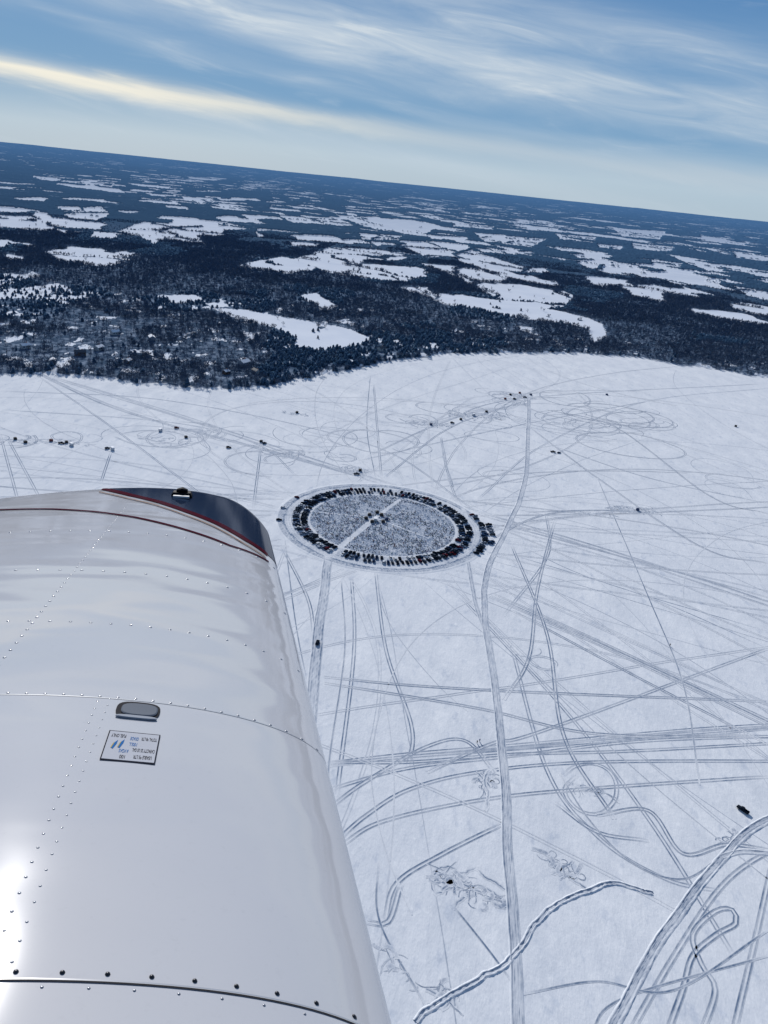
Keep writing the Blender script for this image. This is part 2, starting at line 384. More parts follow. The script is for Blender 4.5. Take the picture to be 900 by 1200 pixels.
keep|=(f<.5)&(rng.random(N)<np.where(inpoly(x,y,PATCHY),.14,.0025))&(r_>rs+20)
x,y,r_,rs,con,left=x[keep],y[keep],r_[keep],rs[keep],con[keep],left[keep]
z=land_h(x,y,rs)-.3; P=np.stack([x,y,z],-1); print('trees',len(P))
isc=con>np.where(left,.70,.61); isc=np.where(rng.random(len(P))<.04,~isc,isc)
h=np.where(isc,rng.uniform(4.5,7.5,len(P)),rng.uniform(5.5,9.,len(P)))
far=r_>1900
tb=[tmpl_bare(20,.22) for _ in range(8)]; tbf=[tmpl_bare(9,.40) for _ in range(5)]
tcn=[tmpl_con(6,3) for _ in range(8)]; tcf=[tmpl_con(4,2) for _ in range(4)]
for nm,tm,mk,mat,rd,lb in (('leafless_woodland',tb,~isc&~far,M_bare,1.6,'grey leafless woodland massed behind the lake shore'),
   ('conifer_woodland',tcn,isc&~far,M_con,1.3,'dark conifer woodland massed behind the lake shore'),
   ('distant_leafless_woodland',tbf,~isc&far,M_bare,1.8,'grey leafless woodland among the middle distance fields'),
   ('distant_conifer_woodland',tcf,isc&far,M_con,1.6,'dark conifer woodland among the middle distance fields')):
    tag(scatter(nm,tm,P[mk],h[mk],mat,rd),lb,'woodland',None,'stuff')
# ---- individual shoreline trees
def tri_mesh(name,t,hh,mat,rad):
    v,f=t; v=v*np.array([hh*rad,hh*rad,hh]); return mesh_np(name,v,f,[mat])
def trunk_mesh(hh):
    b=MB(); b.tube((0,0,-.5),(0,0,hh*.55),.32,.12,6); b.tube((0,0,hh*.4),(hh*.12,0,hh*.7),.1,.04,4); b.tube((0,0,hh*.35),(-hh*.1,hh*.06,hh*.66),.1,.04,4)
    return b.mesh('trunk',[M_trunk])
protos=[]
for i in range(6):
    hh=10; protos.append(('leafless_tree',trunk_mesh(hh),tri_mesh('crown',tmpl_bare(80,.15),hh,M_bare,1.45)))
for i in range(2):
    hh=10; protos.append(('conifer_tree',trunk_mesh(hh),tri_mesh('crown',tmpl_con(9,3),hh,M_con,1.1)))
sect=[(-9,-.40,'left of the wing tip'),(-.40,-.25,'above the wing tip'),(-.25,-.08,'on the wooded point left of centre'),(-.08,.10,'above the parked ring'),(.10,.27,'right of the snow road'),(.27,9,'near the right edge')]
for i in range(130):
    th=-.47+.93*(i+random.uniform(-.4,.4))/130; rsv=float(rshore(np.array([th]))[0]); rv=rsv+random.uniform(4,14)
    nm,tk,cr=random.choice(protos); xx,yy=rv*math.sin(th),rv*math.cos(th)
    zz=float(land_h(np.array([xx]),np.array([yy]),rsv))-.2
    e=empty(nm,(xx,yy,zz),random.random()*6.28); s=random.uniform(.6,1.05); e.scale=(s,s,s)
    link('trunk',tk,e); link('crown',cr,e)
    sc=[q[2] for q in sect if q[0]<=th<q[1]][0]
    kind='leafless grey tree' if nm[0]=='l' else 'dark conifer'
    tag(e,f'{kind} at the edge of the ice {sc}','tree',f'{kind}s on the shore {sc}')
# ------------------------------------------------------------------ houses on the shore
M_wall=[simple('house_siding',(.25,.27,.32)),simple('house_siding_pale',(.5,.5,.5)),simple('house_siding_brown',(.14,.09,.07))]
M_roof=simple('roof_snow',(.82,.84,.88),.7,var=.05,spec=.1); M_roofd=simple('roof_shingle',(.08,.09,.11),.8)
M_glass=dull(simple('window_glass',(.012,.02,.032),.6,spec=.0)); M_brick=simple('chimney_brick',(.25,.12,.09),.9)
def house(px,py,L,Wd,Hh,wm,snowroof,rz,label):
    L*=.85; Wd*=.85; Hh*=.75
    gx,gy=gp(px,py,3); th=math.atan2(gx,gy); rsv=float(rshore(np.array([th]))[0])
    z0=float(land_h(np.array([gx]),np.array([gy]),rsv))
    e=empty('house',(gx,gy,z0+.3),rz); tag(e,label,'house','houses in the woods')
    b=MB(); b.box((0,0,Hh/2),(L,Wd,Hh)); g=Wd*.28
    b.add([(-L/2,-Wd/2,Hh),(-L/2,Wd/2,Hh),(-L/2,0,Hh+g),(L/2,-Wd/2,Hh),(L/2,Wd/2,Hh),(L/2,0,Hh+g)],[(0,1,2),(3,5,4)])
    link('wall',b.mesh('wall',[wm]),e)
    b=MB(); ov=.6
    for s in(-1,1):
        y1=s*(Wd/2+ov); z1=Hh-g*ov/(Wd/2)
        b.add([(-L/2-ov,0,Hh+g+.05),(L/2+ov,0,Hh+g+.05),(L/2+ov,y1,z1+.05),(-L/2-ov,y1,z1+.05),(-L/2-ov,0,Hh+g+.3),(L/2+ov,0,Hh+g+.3),(L/2+ov,y1,z1+.3),(-L/2-ov,y1,z1+.3)],
          [(0,1,2,3),(7,6,5,4),(3,2,6,7),(0,3,7,4),(1,5,6,2)])
    rf=link('roof',b.mesh('roof',[M_roof if snowroof else M_roofd]),e)
    b=MB(); b.box((L*.2,Wd*.12,Hh+g),(1,.8,2.2)); link('chimney',b.mesh('chimney',[M_brick]),rf)
    for i in range(3):
        b=MB(); b.box((-L*.33+i*L*.33,-Wd/2-.03,Hh*.55),(1.5,.08,1.4)); link('window',b.mesh('window',[M_glass]),e)
    b=MB(); b.box((L*.17,-Wd/2-.03,1.1),(1,.1,2.1)); link('door',b.mesh('door',[M_brick]),e)
HS=[(286,428,20,11,7,0,1,1.2,'large grey house with snowy roof in the shore trees right of the wing tip'),
 (300,437,14,8,5,1,0,-.9,'pale low house with dark roof nearest the wooded point'),
 (116,410,15,9,6,1,1,1.3,'pale house with snowy roof in the left woods'),(94,416,16,9,6,2,0,.5,'brown house with dark roof at the left shore woods'),
 (62,425,12,8,5,0,1,-1.2,'small grey house close behind the left shore'),(30,408,14,8,6,1,1,1.0,'pale house nearest the left edge of the photo'),
 (447,411,14,9,6,1,0,.8,'pale house with dark roof on the shore above the snow road'),(150,425,12,8,5,2,1,1.4,'brown cabin with snowy roof left of the shore bay'),
 (178,398,16,9,6,0,1,-1.1,'grey house with snowy roof set back above the bay'),(265,438,10,7,5,2,1,1.1,'small brown cabin beside the large grey house'),
 (135,392,14,9,6,1,1,.9,'pale house with snowy roof highest in the left woods')]
for a in HS: house(a[0],a[1],a[2],a[3],a[4],M_wall[a[5]],a[6],a[7],a[8])
# ------------------------------------------------------------------ tracks on the ice
class Strips:
    def __init__(s): s.V=[];s.F=[];s.D=[];s.n=0
    def add(s,P,offs,hz,dk,z0,fade=True,rough=0.,rz=0.):
        P=np.asarray(P); n=len(P)
        if n<3: return
        T=np.gradient(P,axis=0); T/=np.linalg.norm(T,axis=1)[:,None]+1e-9; Nn=np.stack([T[:,1],-T[:,0]],1); k=len(offs)
        OF=np.broadcast_to(np.array(offs)[None,:],(n,k)).copy(); ar=np.cumsum(np.ones(n))
        if rough:
            for j in range(k): OF[:,j]+=(fbm(ar*.23+j*.35,np.zeros(n)+j*.3,3,12)-.5)*rough
        X=P[:,None,:]+Nn[:,None,:]*OF[...,None]
        Z=np.broadcast_to(np.array(hz)[None,:],(n,k)).copy()
        if rz: Z=np.where(Z>0,Z*(.15+1.5*rng.random((n,k))),Z)
        Z=Z+z0
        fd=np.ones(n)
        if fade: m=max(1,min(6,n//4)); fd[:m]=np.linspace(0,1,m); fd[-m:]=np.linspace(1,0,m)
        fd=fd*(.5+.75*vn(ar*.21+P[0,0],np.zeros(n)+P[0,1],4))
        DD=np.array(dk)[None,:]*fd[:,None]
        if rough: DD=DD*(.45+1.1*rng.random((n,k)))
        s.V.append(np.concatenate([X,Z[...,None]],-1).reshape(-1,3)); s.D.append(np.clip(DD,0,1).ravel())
        idx=np.arange(n*k).reshape(n,k)+s.n
        s.F.append(np.stack([idx[:-1,:-1],idx[1:,:-1],idx[1:,1:],idx[:-1,1:]],-1).reshape(-1,4)); s.n+=n*k
    def build(s,name,label,mat=M_snow):
        o=link(name,mesh_np(name,np.vstack(s.V),np.vstack(s.F),[mat],{'dark':np.concatenate(s.D)},True)); tag(o,label,None,None,'structure'); return o
TS=Strips(); zc=[0]
def nz(): zc[0]+=1; return .012+(zc[0]%61)*.0009
RC=np.array([0.,560.]); RMAX=84.
def clipring(P,R0=RMAX-1):
    d=np.hypot(P[:,0]-RC[0],P[:,1]-RC[1]); out=[];cur=[]
    for p,q in zip(P,d>R0):
        if q: cur.append(p)
        else:
            if len(cur)>3: out.append(np.array(cur))
            cur=[]
    if len(cur)>3: out.append(np.array(cur))
    return out
KD=1.8; KW=1.2  # pressed-snow ruts deepened in colour, standing in for missing rut shadows
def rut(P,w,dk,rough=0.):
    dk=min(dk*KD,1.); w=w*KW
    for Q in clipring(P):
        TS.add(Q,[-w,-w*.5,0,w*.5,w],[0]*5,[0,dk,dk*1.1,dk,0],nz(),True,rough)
def track(P,kind='twin',w=.42,dk=.4,step=6.):
    P=np.asarray(P)
    if len(P)<40:
        if np.hypot(P[:,0],P[:,1]).min()<330: step=2.2
        P=catmull(P,step)
    T=np.gradient(P,axis=0); T/=np.linalg.norm(T,axis=1)[:,None]+1e-9; Nn=np.stack([T[:,1],-T[:,0]],1)
    if kind=='twin':
        for s in(-.8,.8): rut(P+Nn*s,w,dk)
    elif kind=='single': rut(P,w,dk)
    elif kind=='multi':
        L=np.concatenate([[0],np.cumsum(np.linalg.norm(np.diff(P,axis=0),axis=1))])
        for i in range(3):
            o_=random.uniform(-4.5,4.5); wob=(fbm(L*.005+i*9,np.zeros(len(P))+i,2,3)-.5)*8
            Q=P+Nn*(o_+wob)[:,None]
            for s in(-.8,.8): rut(Q+Nn*s,w,dk*random.uniform(.6,1.1))
def px(*p): return [gp(*q) for q in p]
MAJ=[('multi',px((20,425),(130,478),(300,525),(430,560))),('multi',px((60,441),(240,498),(400,550),(560,600))),('twin',px((45,441),(130,500),(250,590))),
 ('twin',px((0,458),(200,470),(430,520),(560,600))),('twin',px((0,508),(22,590))),('twin',px((8,512),(50,590))),('twin',px((130,530),(118,566))),('twin',px((306,522),(297,595))),
 ('twin',px((438,450),(442,500),(447,560))),('single',px((434,440),(430,500),(440,560))),('twin',px((430,535),(520,495),(620,466),(890,450))),('twin',px((450,560),(530,500),(620,468))),
 ('multi',px((560,600),(700,642),(900,708),(1000,742))),('twin',px((590,615),(720,650),(900,700))),('multi',px((575,698),(700,755),(900,852),(960,880))),('twin',px((600,715),(740,790),(900,872))),
 ('twin',px((380,793),(480,803),(640,812),(900,822))),('twin',px((380,800),(560,830),(700,860),(900,862))),('twin',px((620,600),(700,598),(760,600))),('twin',px((560,640),(640,603),(745,597))),
 ('twin',px((640,480),(720,500),(830,580),(900,602))),('single',px((400,680),(404,760),(385,900),(392,960))),('twin',px((412,676),(415,760),(395,930))),('single',px((330,600),(345,720),(360,800))),
 ('twin',px((440,668),(452,760),(482,850),(478,900))),('twin',px((640,600),(642,650),(590,722))),('twin',px((600,760),(640,900),(700,980),(780,1030),(850,1045))),
 ('single',px((610,640),(700,680),(900,740))),('twin',px((640,520),(760,560),(900,590))),
 ('twin',px((540,700),(660,830),(760,960),(860,1120))),('single',px((600,650),(760,700),(900,760))),('twin',px((420,540),(600,500),(760,470))),
 ('multi',px((385,900),(480,890),(600,882),(740,872),(960,855))),('twin',px((385,925),(480,900),(600,886),(760,868),(960,862))),('twin',px((385,893),(480,893),(600,884),(740,880),(960,868))),('twin',px((395,985),(430,955),(480,925),(560,905),(700,893),(960,892))),
 ('twin',px((400,990),(450,962),(560,938),(680,925),(900,910))),('twin',px((388,945),(430,915),(500,875),(545,868),(580,905))),('twin',px((500,905),(580,870),(640,855),(900,760))),
 ('twin',px((450,1085),(465,1035),(520,1000),(590,965))),('twin',px((430,1080),(455,1080),(470,1035))),('single',px((530,1060),(570,1110),(600,1150))),('single',px((443,1010),(445,1080),(500,1180))),
 ('twin',px((735,1215),(790,1120),(840,1045),(880,1010),(930,985))),('twin',px((780,1215),(800,1160),(812,1120),(840,1095),(862,1082),(858,1066),(838,1068),(812,1095),(822,1130),(838,1160),(820,1215))),('twin',px((858,1215),(885,1100),(905,1010))),
 ('single',px((690,1215),(730,1170),(900,1120))),('single',px((612,1165),(700,1150),(790,1160),(900,1090))),('twin',px((700,955),(760,950),(800,1000),(850,990),(900,995))),
 ('single',px((655,905),(690,960),(740,1010),(800,1030),(850,1000))),('twin',px((620,500),(700,560),(820,640),(900,660))),('twin',px((600,640),(640,740),(660,860),(720,960))),
 ('single',px((700,560),(760,700),(800,800),(820,920))),('twin',px((590,820),(620,770),(630,690),(650,610))),
 ('twin',px((330,640),(360,700),(368,745))),('twin',px((350,560),(300,520),(200,495),(0,480))),('twin',px((560,585),(640,520),(760,470),(900,455))),
 ('multi',px((500,498),(560,482),(600,478),(612,466))),('twin',px((517,514),(522,545),(533,580),(548,606),(547,650),(556,700),(568,738))),
 ('twin',px((660,908),(674,898),(694,895),(712,902),(722,918),(720,938),(704,953),(684,952),(668,940),(662,924),(676,908))),('twin',px((650,940),(700,975),(760,985)))]
for k,P in MAJ: track(P,k,.38 if k!='single' else .42,random.uniform(.40,.6))
# scraped outlines of the cleared patches beside the long road
LOBES=[((505,1034),(512,1020),(524,1015),(538,1022),(552,1020),(562,1016)),((508,1050),(522,1042),(536,1038),(550,1030)),((530,1066),(538,1056),(548,1046),(553,1034)),
 ((556,1018),(570,1028),(584,1036),(594,1046),(592,1064),(578,1056),(562,1046),(548,1040)),((512,1030),(528,1032),(544,1036),(560,1040)),((566,1040),(578,1046),(590,1052)),((520,1022),(524,1034),(516,1044)),
 ((640,1006),(650,1014),(662,1022),(676,1030)),((648,1026),(658,1018),(670,1008)),((668,1030),(680,1036),(692,1044)),((506,1185),(512,1168),(524,1158),(528,1170),(518,1182)),((498,1160),(510,1164),(522,1170)),((525,1160),(534,1168),(530,1180)),
 ((556,905),(566,912),(574,922)),((574,902),(568,914),(572,930),(570,950))]
for L in LOBES:
    Q=catmull(px(*L),.8); ql=np.arange(len(Q))*.8
    Q=Q+np.stack([fbm(ql*.5,np.zeros(len(Q))+L[0][0],3,6)-.5,fbm(ql*.5,np.zeros(len(Q))+9,3,6)-.5],1)*1.6
    rut(Q,.75,.22,.4); rut(Q,.34,.62,.3)
def inlake(P):
    th=np.arctan2(P[:,0],P[:,1]); rr_=np.hypot(P[:,0],P[:,1]); return P[rr_<rshore(th)-6]
for i in range(66):
    a=random.random()*6.28 if i<58 else random.uniform(-1.3,.2); p=RC+np.array([math.cos(a),math.sin(a)])*88
    hd=a+random.uniform(-.9,.9) if i<58 else random.uniform(-1.2,-.1); cur=random.gauss(0,.0014); n=random.randint(40,150); pts=[p]
    for k in range(n):
        hd+=cur*7+random.gauss(0,.010); p=p+7*np.array([math.cos(hd),math.sin(hd)]); pts.append(p)
    Q=inlake(np.array(pts)); 
    if len(Q)>6: track(Q,'twin' if random.random()<.5 else 'single',.27,random.uniform(.12,.40))
for i in range(80):
    p=np.array([random.uniform(-420,620),random.uniform(130,1250)]); hd=random.choice([.15,.4,1.4,1.7,2.6,2.75,2.9,2.2])+random.gauss(0,.22); cur=random.gauss(0,.003); pts=[p]
    for k in range(random.randint(25,110)):
        hd+=cur*7+random.gauss(0,.016); p=p+7*np.array([math.cos(hd),math.sin(hd)]); pts.append(p)
    Q=inlake(np.array(pts))
    if len(Q)>6: track(Q,'twin' if random.random()<.4 else 'single',.26,random.uniform(.08,.32))
def loops(cx,cy,rad,n,dk=.35):
    c=np.array(gp(cx,cy))
    for i in range(n):
        o_=c+rng.normal(0,rad*.6,2); a=rng.random()*6.28; r1=rad*rng.uniform(.35,1.1); t=np.linspace(0,rng.uniform(2.5,7),110)
        sp=r1*(1-.05*t)*(1+.35*np.sin(t*1.3+a*3)); Q=np.stack([o_[0]+sp*np.cos(t+a)*rng.uniform(.8,1.5),o_[1]+sp*np.sin(t+a)],1); Q=inlake(Q)
        if len(Q)>6: track(Q,'twin' if i%3==0 else 'single',.34,dk*rng.uniform(.7,1.3))
for a in [(190,520,45,7,.4),(255,512,30,5,.4),(690,490,70,10,.5),(735,492,55,8,.55),(700,500,40,6,.55),(770,500,45,4,.5),(560,490,32,8,.6),(500,492,30,5,.5),(595,465,22,5,.6),(440,520,40,5,.4),
          (330,530,40,4,.4),(20,518,20,4,.5),(75,516,16,3,.5),(410,545,30,5,.4),(590,560,30,2,.3),(360,510,25,3,.3),(620,775,8,2,.3),(850,560,40,3,.3)]: loops(*a)
def squig(cx,cy,ang,L,Wd,n,dk=.75):
    c=np.array(gp(cx,cy)); d=np.array([math.cos(ang),math.sin(ang)]); e_=np.array([-d[1],d[0]]); sc_=.5+.5*min(2.2,np.hypot(*c)/400)
    for i in range(n):
        p=c+d*rng.uniform(-L,L)*.8+e_*rng.normal(0,Wd*.45); hd=(ang if rng.random()<.65 else ang+1.2)+rng.normal(0,.5)+(math.pi if rng.random()<.5 else 0); pts=[p]; tr=rng.normal(0,.22)
        for k in range(rng.integers(6,16)):
            hd+=tr+rng.normal(0,.15); p=p+.6*np.array([math.cos(hd),math.sin(hd)]); pts.append(p)
        broad=rng.random()<.3
        rut(np.array(pts),(rng.uniform(.6,1.2) if broad else rng.uniform(.18,.38))*sc_,dk*rng.uniform(.5,1.1)*(.38 if broad else 1),.2)
for a in [(548,1040,-.45,14,3.,50,.8),(522,1032,-.9,5,3,20,.8),(660,1015,-.6,9,2,20,.7),(690,925,-.2,9,3,22,.6),(570,915,1.2,7,3,28,.8),(465,1132,-.9,12,2,12,.5),(516,1168,1.2,5,2,20,.8),(856,985,.4,6,3,28,.95),
          (20,517,0,24,6,34,.9),(78,519,0,26,6,36,.9),(195,515,0,30,10,30,.6),(560,487,.1,44,16,190,1),(505,497,.1,28,11,100,.95),(606,464,0,26,11,110,1),(742,598,.1,26,6,110,1),(700,602,.1,20,4,30,.7),
          (415,550,0,14,9,50,.9),(345,485,0,20,4,30,.8),(335,532,.3,30,12,34,.6),(240,505,.1,20,8,20,.6)]: squig(*a)
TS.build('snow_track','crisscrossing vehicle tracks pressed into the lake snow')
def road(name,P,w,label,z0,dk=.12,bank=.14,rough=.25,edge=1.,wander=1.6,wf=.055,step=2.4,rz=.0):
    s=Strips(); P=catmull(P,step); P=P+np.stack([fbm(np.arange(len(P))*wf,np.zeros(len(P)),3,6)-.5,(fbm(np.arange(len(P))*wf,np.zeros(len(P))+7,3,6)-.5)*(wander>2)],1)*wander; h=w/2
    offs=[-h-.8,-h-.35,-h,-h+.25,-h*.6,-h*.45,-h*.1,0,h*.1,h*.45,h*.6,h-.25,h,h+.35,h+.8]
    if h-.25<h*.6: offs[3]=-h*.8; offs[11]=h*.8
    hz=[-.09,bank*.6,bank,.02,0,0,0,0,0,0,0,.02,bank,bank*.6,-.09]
    dd=[0,.35*edge,.85*edge,.75*edge,dk,dk*2.6,dk,dk*2,dk,dk*2.8,dk,.65*edge,.65*edge,.28*edge,0]  # dark bank edges: dirty snow plus shade painted into the colour
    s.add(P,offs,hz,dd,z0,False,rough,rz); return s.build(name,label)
zr=.075
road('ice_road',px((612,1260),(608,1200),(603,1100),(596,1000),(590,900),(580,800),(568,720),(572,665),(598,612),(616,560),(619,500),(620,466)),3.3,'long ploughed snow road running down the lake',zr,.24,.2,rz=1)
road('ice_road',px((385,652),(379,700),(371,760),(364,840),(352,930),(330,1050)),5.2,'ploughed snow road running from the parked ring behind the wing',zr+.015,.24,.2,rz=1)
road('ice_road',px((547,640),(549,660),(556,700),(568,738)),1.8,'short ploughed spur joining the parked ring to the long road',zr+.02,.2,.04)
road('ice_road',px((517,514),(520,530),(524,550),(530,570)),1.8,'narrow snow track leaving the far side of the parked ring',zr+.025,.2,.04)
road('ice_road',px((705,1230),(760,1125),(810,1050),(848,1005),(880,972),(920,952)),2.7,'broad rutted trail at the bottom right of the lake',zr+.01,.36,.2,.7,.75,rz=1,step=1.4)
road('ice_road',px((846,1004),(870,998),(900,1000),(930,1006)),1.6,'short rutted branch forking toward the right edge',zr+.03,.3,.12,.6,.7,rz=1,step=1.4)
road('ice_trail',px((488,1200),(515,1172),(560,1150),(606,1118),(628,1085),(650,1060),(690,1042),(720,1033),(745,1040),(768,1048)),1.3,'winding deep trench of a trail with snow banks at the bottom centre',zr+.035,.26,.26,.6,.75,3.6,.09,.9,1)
# packed circle
rads=np.concatenate([[.05],np.arange(.5,RMAX+.1,.7),[RMAX+.8,RMAX+1.8]]); NA=420; aa=np.linspace(0,2*np.pi,NA,endpoint=False)
Rg,Ag=np.meshgrid(rads,aa,indexing='ij'); PX=RC[0]+Rg*np.cos(Ag); PY=RC[1]+Rg*np.sin(Ag)
ZP=zr+.12
nn=fbm(PX/5,PY/5,3,8); n5=fbm(PX/14,PY/14,3,18)
D=np.where(Rg<57.5,.70,np.where(Rg<59.8,.14,np.where(Rg<72,.40,np.where(Rg<78,.10+.30*np.clip((n5-.45)*4,0,1),.45))))*(.6+.8*nn)
edge_=(Rg-77.9+2.2*(n5-.5)); D=np.where(np.abs(edge_)<.8,.85*(.5+nn),D); D=np.where((Rg>71.6)&(Rg<72.4),.6,D)
D=np.where(np.abs(Rg-74)<.35,.35,D); D=np.where(np.abs(Rg-76)<.3,.3,D)
def seg(p,q,X,Y):
    p=np.array(gp(*p));q=np.array(gp(*q));d=(q-p);L=np.hypot(*d);d=d/L; t=np.clip((X-p[0])*d[0]+(Y-p[1])*d[1],0,L); return np.hypot(X-p[0]-t*d[0],Y-p[1]-t*d[1])
PATHS=[((383,654),(440,607),2.4),((440,607),(468,586),1.7),((440,607),(502,631),.6),((440,607),(370,600),.6),((533,576),(548,608),1.6),((548,608),(546,645),1.6)]
for p,q,ww in PATHS:
    e_=seg(p,q,PX,PY); D=np.where(e_<ww,.08+.4*np.clip(nn-.3,0,1),D); D=np.where((e_>ww)&(e_<ww+.7)&(Rg<57)&(ww>1.5),.75,D)
D=np.clip(D,0,1); D=np.where(Rg>RMAX-1.5,0,D); ZZ=np.where(Rg>RMAX+1.2,-.1,np.where(Rg>RMAX+.4,zr*.8,ZP))
idx=np.arange(PX.size).reshape(PX.shape); nxt=np.roll(idx,-1,1)
Fp=np.stack([idx[:-1],idx[1:],nxt[1:],nxt[:-1]],-1).reshape(-1,4)
o=link('packed_snow_circle',mesh_np('packed_snow_circle',np.stack([PX,PY,ZZ],-1).reshape(-1,3),Fp,[M_pack],{'dark':D.ravel()})); tag(o,'round field of trampled snow with a ring road',None,None,'structure')
# ------------------------------------------------------------------ vehicles
paints={'black':(.014,.019,.029),'dark grey':(.050,.064,.085),'white':(.66,.69,.73),'silver':(.24,.28,.35),'dark red':(.09,.016,.024),'dark blue':(.025,.055,.12)}
M_paint={k:dull(simple('paint_'+k.replace(' ','_'),v,.7,0,0,var=.04,spec=.0),1.12) for k,v in paints.items()}
M_tyre=simple('tyre_rubber',(.02,.02,.022),.85,spec=.2); M_lamp=dull(simple('lamp_lens',(.08,.010,.012),.5,spec=.1)); M_rim=simple('wheel_rim',(.3,.3,.32),.4,.6)
def veh(kind):
    P={'body':MB(),'cabin_glass':MB(),'roof':MB(),'tail_light':MB()}
    b=P['body']
    if kind=='pickup':
        b.loft([(-2.85,.88,.45,.8,.08),(-2.8,.95,.4,.86,.08),(-.75,.97,.38,.88,.08),(-.7,.97,.38,1.12,.1),(1.3,.97,.38,1.14,.1),(2.55,.94,.4,1.05,.12),(2.75,.8,.5,.9,.1)],0,True)
        for s in(-1,1): b.box((-1.75,s*.9,1.0),(2.1,.12,.32))
        b.box((-2.75,0,1.0),(.1,1.66,.34))
        P['cabin_glass'].loft([(-.75,.82,1.08,1.2,.04),(-.6,.76,1.08,1.72,.08),(.65,.76,1.08,1.74,.08),(1.35,.82,1.08,1.16,.03)])
        P['roof'].loft([(-.62,.74,1.70,1.78,.03),(.0,.77,1.70,1.84,.05),(.68,.74,1.70,1.79,.03)]); wx=(-1.9,1.75)
    elif kind=='suv':
        b.loft([(-2.4,.84,.45,.98,.1),(-2.25,.95,.35,1.08,.12),(1.1,.97,.33,1.10,.12),(2.1,.93,.36,1.0,.14),(2.4,.78,.45,.85,.1)],0,True)
        P['cabin_glass'].loft([(-2.3,.82,1.04,1.14,.04),(-2.05,.76,1.04,1.66,.08),(.45,.76,1.04,1.70,.08),(1.15,.84,1.04,1.12,.03)])
        P['roof'].loft([(-2.1,.72,1.62,1.72,.03),(-.8,.77,1.64,1.80,.05),(.5,.73,1.66,1.76,.03)]); wx=(-1.5,1.5)
    else:
        b.loft([(-2.3,.8,.4,.85,.1),(-2.1,.9,.3,.95,.12),(1.0,.92,.28,.93,.12),(2.0,.88,.32,.8,.14),(2.3,.72,.4,.65,.08)],0,True)
        P['cabin_glass'].loft([(-1.9,.78,.9,.97,.03),(-1.2,.68,.9,1.34,.07),(.2,.68,.9,1.38,.07),(1.1,.8,.9,.95,.02)])
        P['roof'].loft([(-1.25,.64,1.32,1.40,.03),(-.5,.68,1.32,1.46,.05),(.25,.64,1.33,1.42,.03)]); wx=(-1.35,1.4)
    zz=.9 if kind!='sedan' else .75; xb=-2.86 if kind=='pickup' else (-2.42 if kind=='suv' else -2.31)
    for s in(-1,1): P['tail_light'].box((xb,s*.7,zz-.1),(.06,.2,.22))
    P['body'].box((xb+.05,0,.5),(.16,1.6,.16)); 
    wh=MB(); wh.tube((0,-.12,0),(0,.12,0),.38,.38,14,0); rm=MB(); rm.tube((0,-.135,0),(0,.135,0),.2,.2,10,0)
    return P,wh,rm,[(a,s*.85,.38) for a in wx for s in(-1,1)]
VD={k:veh(k) for k in('pickup','suv','sedan')}
def joined(kind,color):
    P,wh,rm,wp=VD[kind]; b=MB(); mi={'body':0,'roof':0,'cabin_glass':1,'tail_light':3}
    for k,m in P.items(): b.add(m.v,m.f,mi[k])
    for w_ in wp:
        b.add([(v[0]+w_[0],v[1]+w_[1],v[2]+w_[2]) for v in wh.v],wh.f,2)
    return b.mesh(kind,[M_paint[color],M_glass,M_tyre,M_lamp])
JM={(k,c):joined(k,c) for k in VD for c in paints}
names={'pickup':'pickup_truck','suv':'suv_car','sedan':'sedan_car'}; nice={'pickup':'pickup truck','suv':'tall car','sedan':'low sedan'}
def arcname(a):
    a=math.degrees(a)%360; return ['right','far right','far','far left','left','near left','near','near right'][int(((a+22.5)%360)//45)]
cw=['black']*28+['dark grey']*30+['white']*12+['silver']*14+['dark red']*4+['dark blue']*18
def ringcar(rad,a,row):
    k=random.choice(['pickup','pickup','suv','suv','suv','sedan']); c=random.choice(cw)
    o=link(names[k],JM[(k,c)]); rj=rad+random.uniform(-.8,.8)
    o.location=(RC[0]+rj*math.cos(a),RC[1]+rj*math.sin(a),ZP if rj<RMAX-2 else .08); o.rotation_euler=(0,0,a+(math.pi if random.random()<.75 else 0)+random.gauss(0,.09))
    cat={'pickup':'pickup truck','suv':'car','sedan':'car'}[k]
    tag(o,f'{c} {nice[k]} in the {row}, {arcname(a)} arc',cat,f'{c} {nice[k]}s, {row}, {arcname(a)} arc')
ra=math.atan2(*(np.array(gp(383,654))-RC)[::-1]); cnt=0
for rad,sp,row,gap in((62.5,3.3,'inner row of the ring',.08),(68.6,3.35,'outer row of the ring',.08)):
    n=int(2*math.pi*rad/sp)
    for i in range(n):
        a=2*math.pi*i/n+random.gauss(0,.004)
        if abs(((a-ra+math.pi)%(2*math.pi))-math.pi)<.06 or random.random()<gap: continue
        ringcar(rad,a,row); cnt+=1
for (a0,a1,rad,pr) in((150,214,81.2,.28),(-28,26,81.2,.9),(-12,16,87,.75),(262,272,81,.3)):
    a=a0
    while a<a1:
        if random.random()<pr: ringcar(rad,R(a),'loose cluster outside the ring road'); cnt+=1
        a+=2.4+random.random()*1.2
print('cars',cnt)
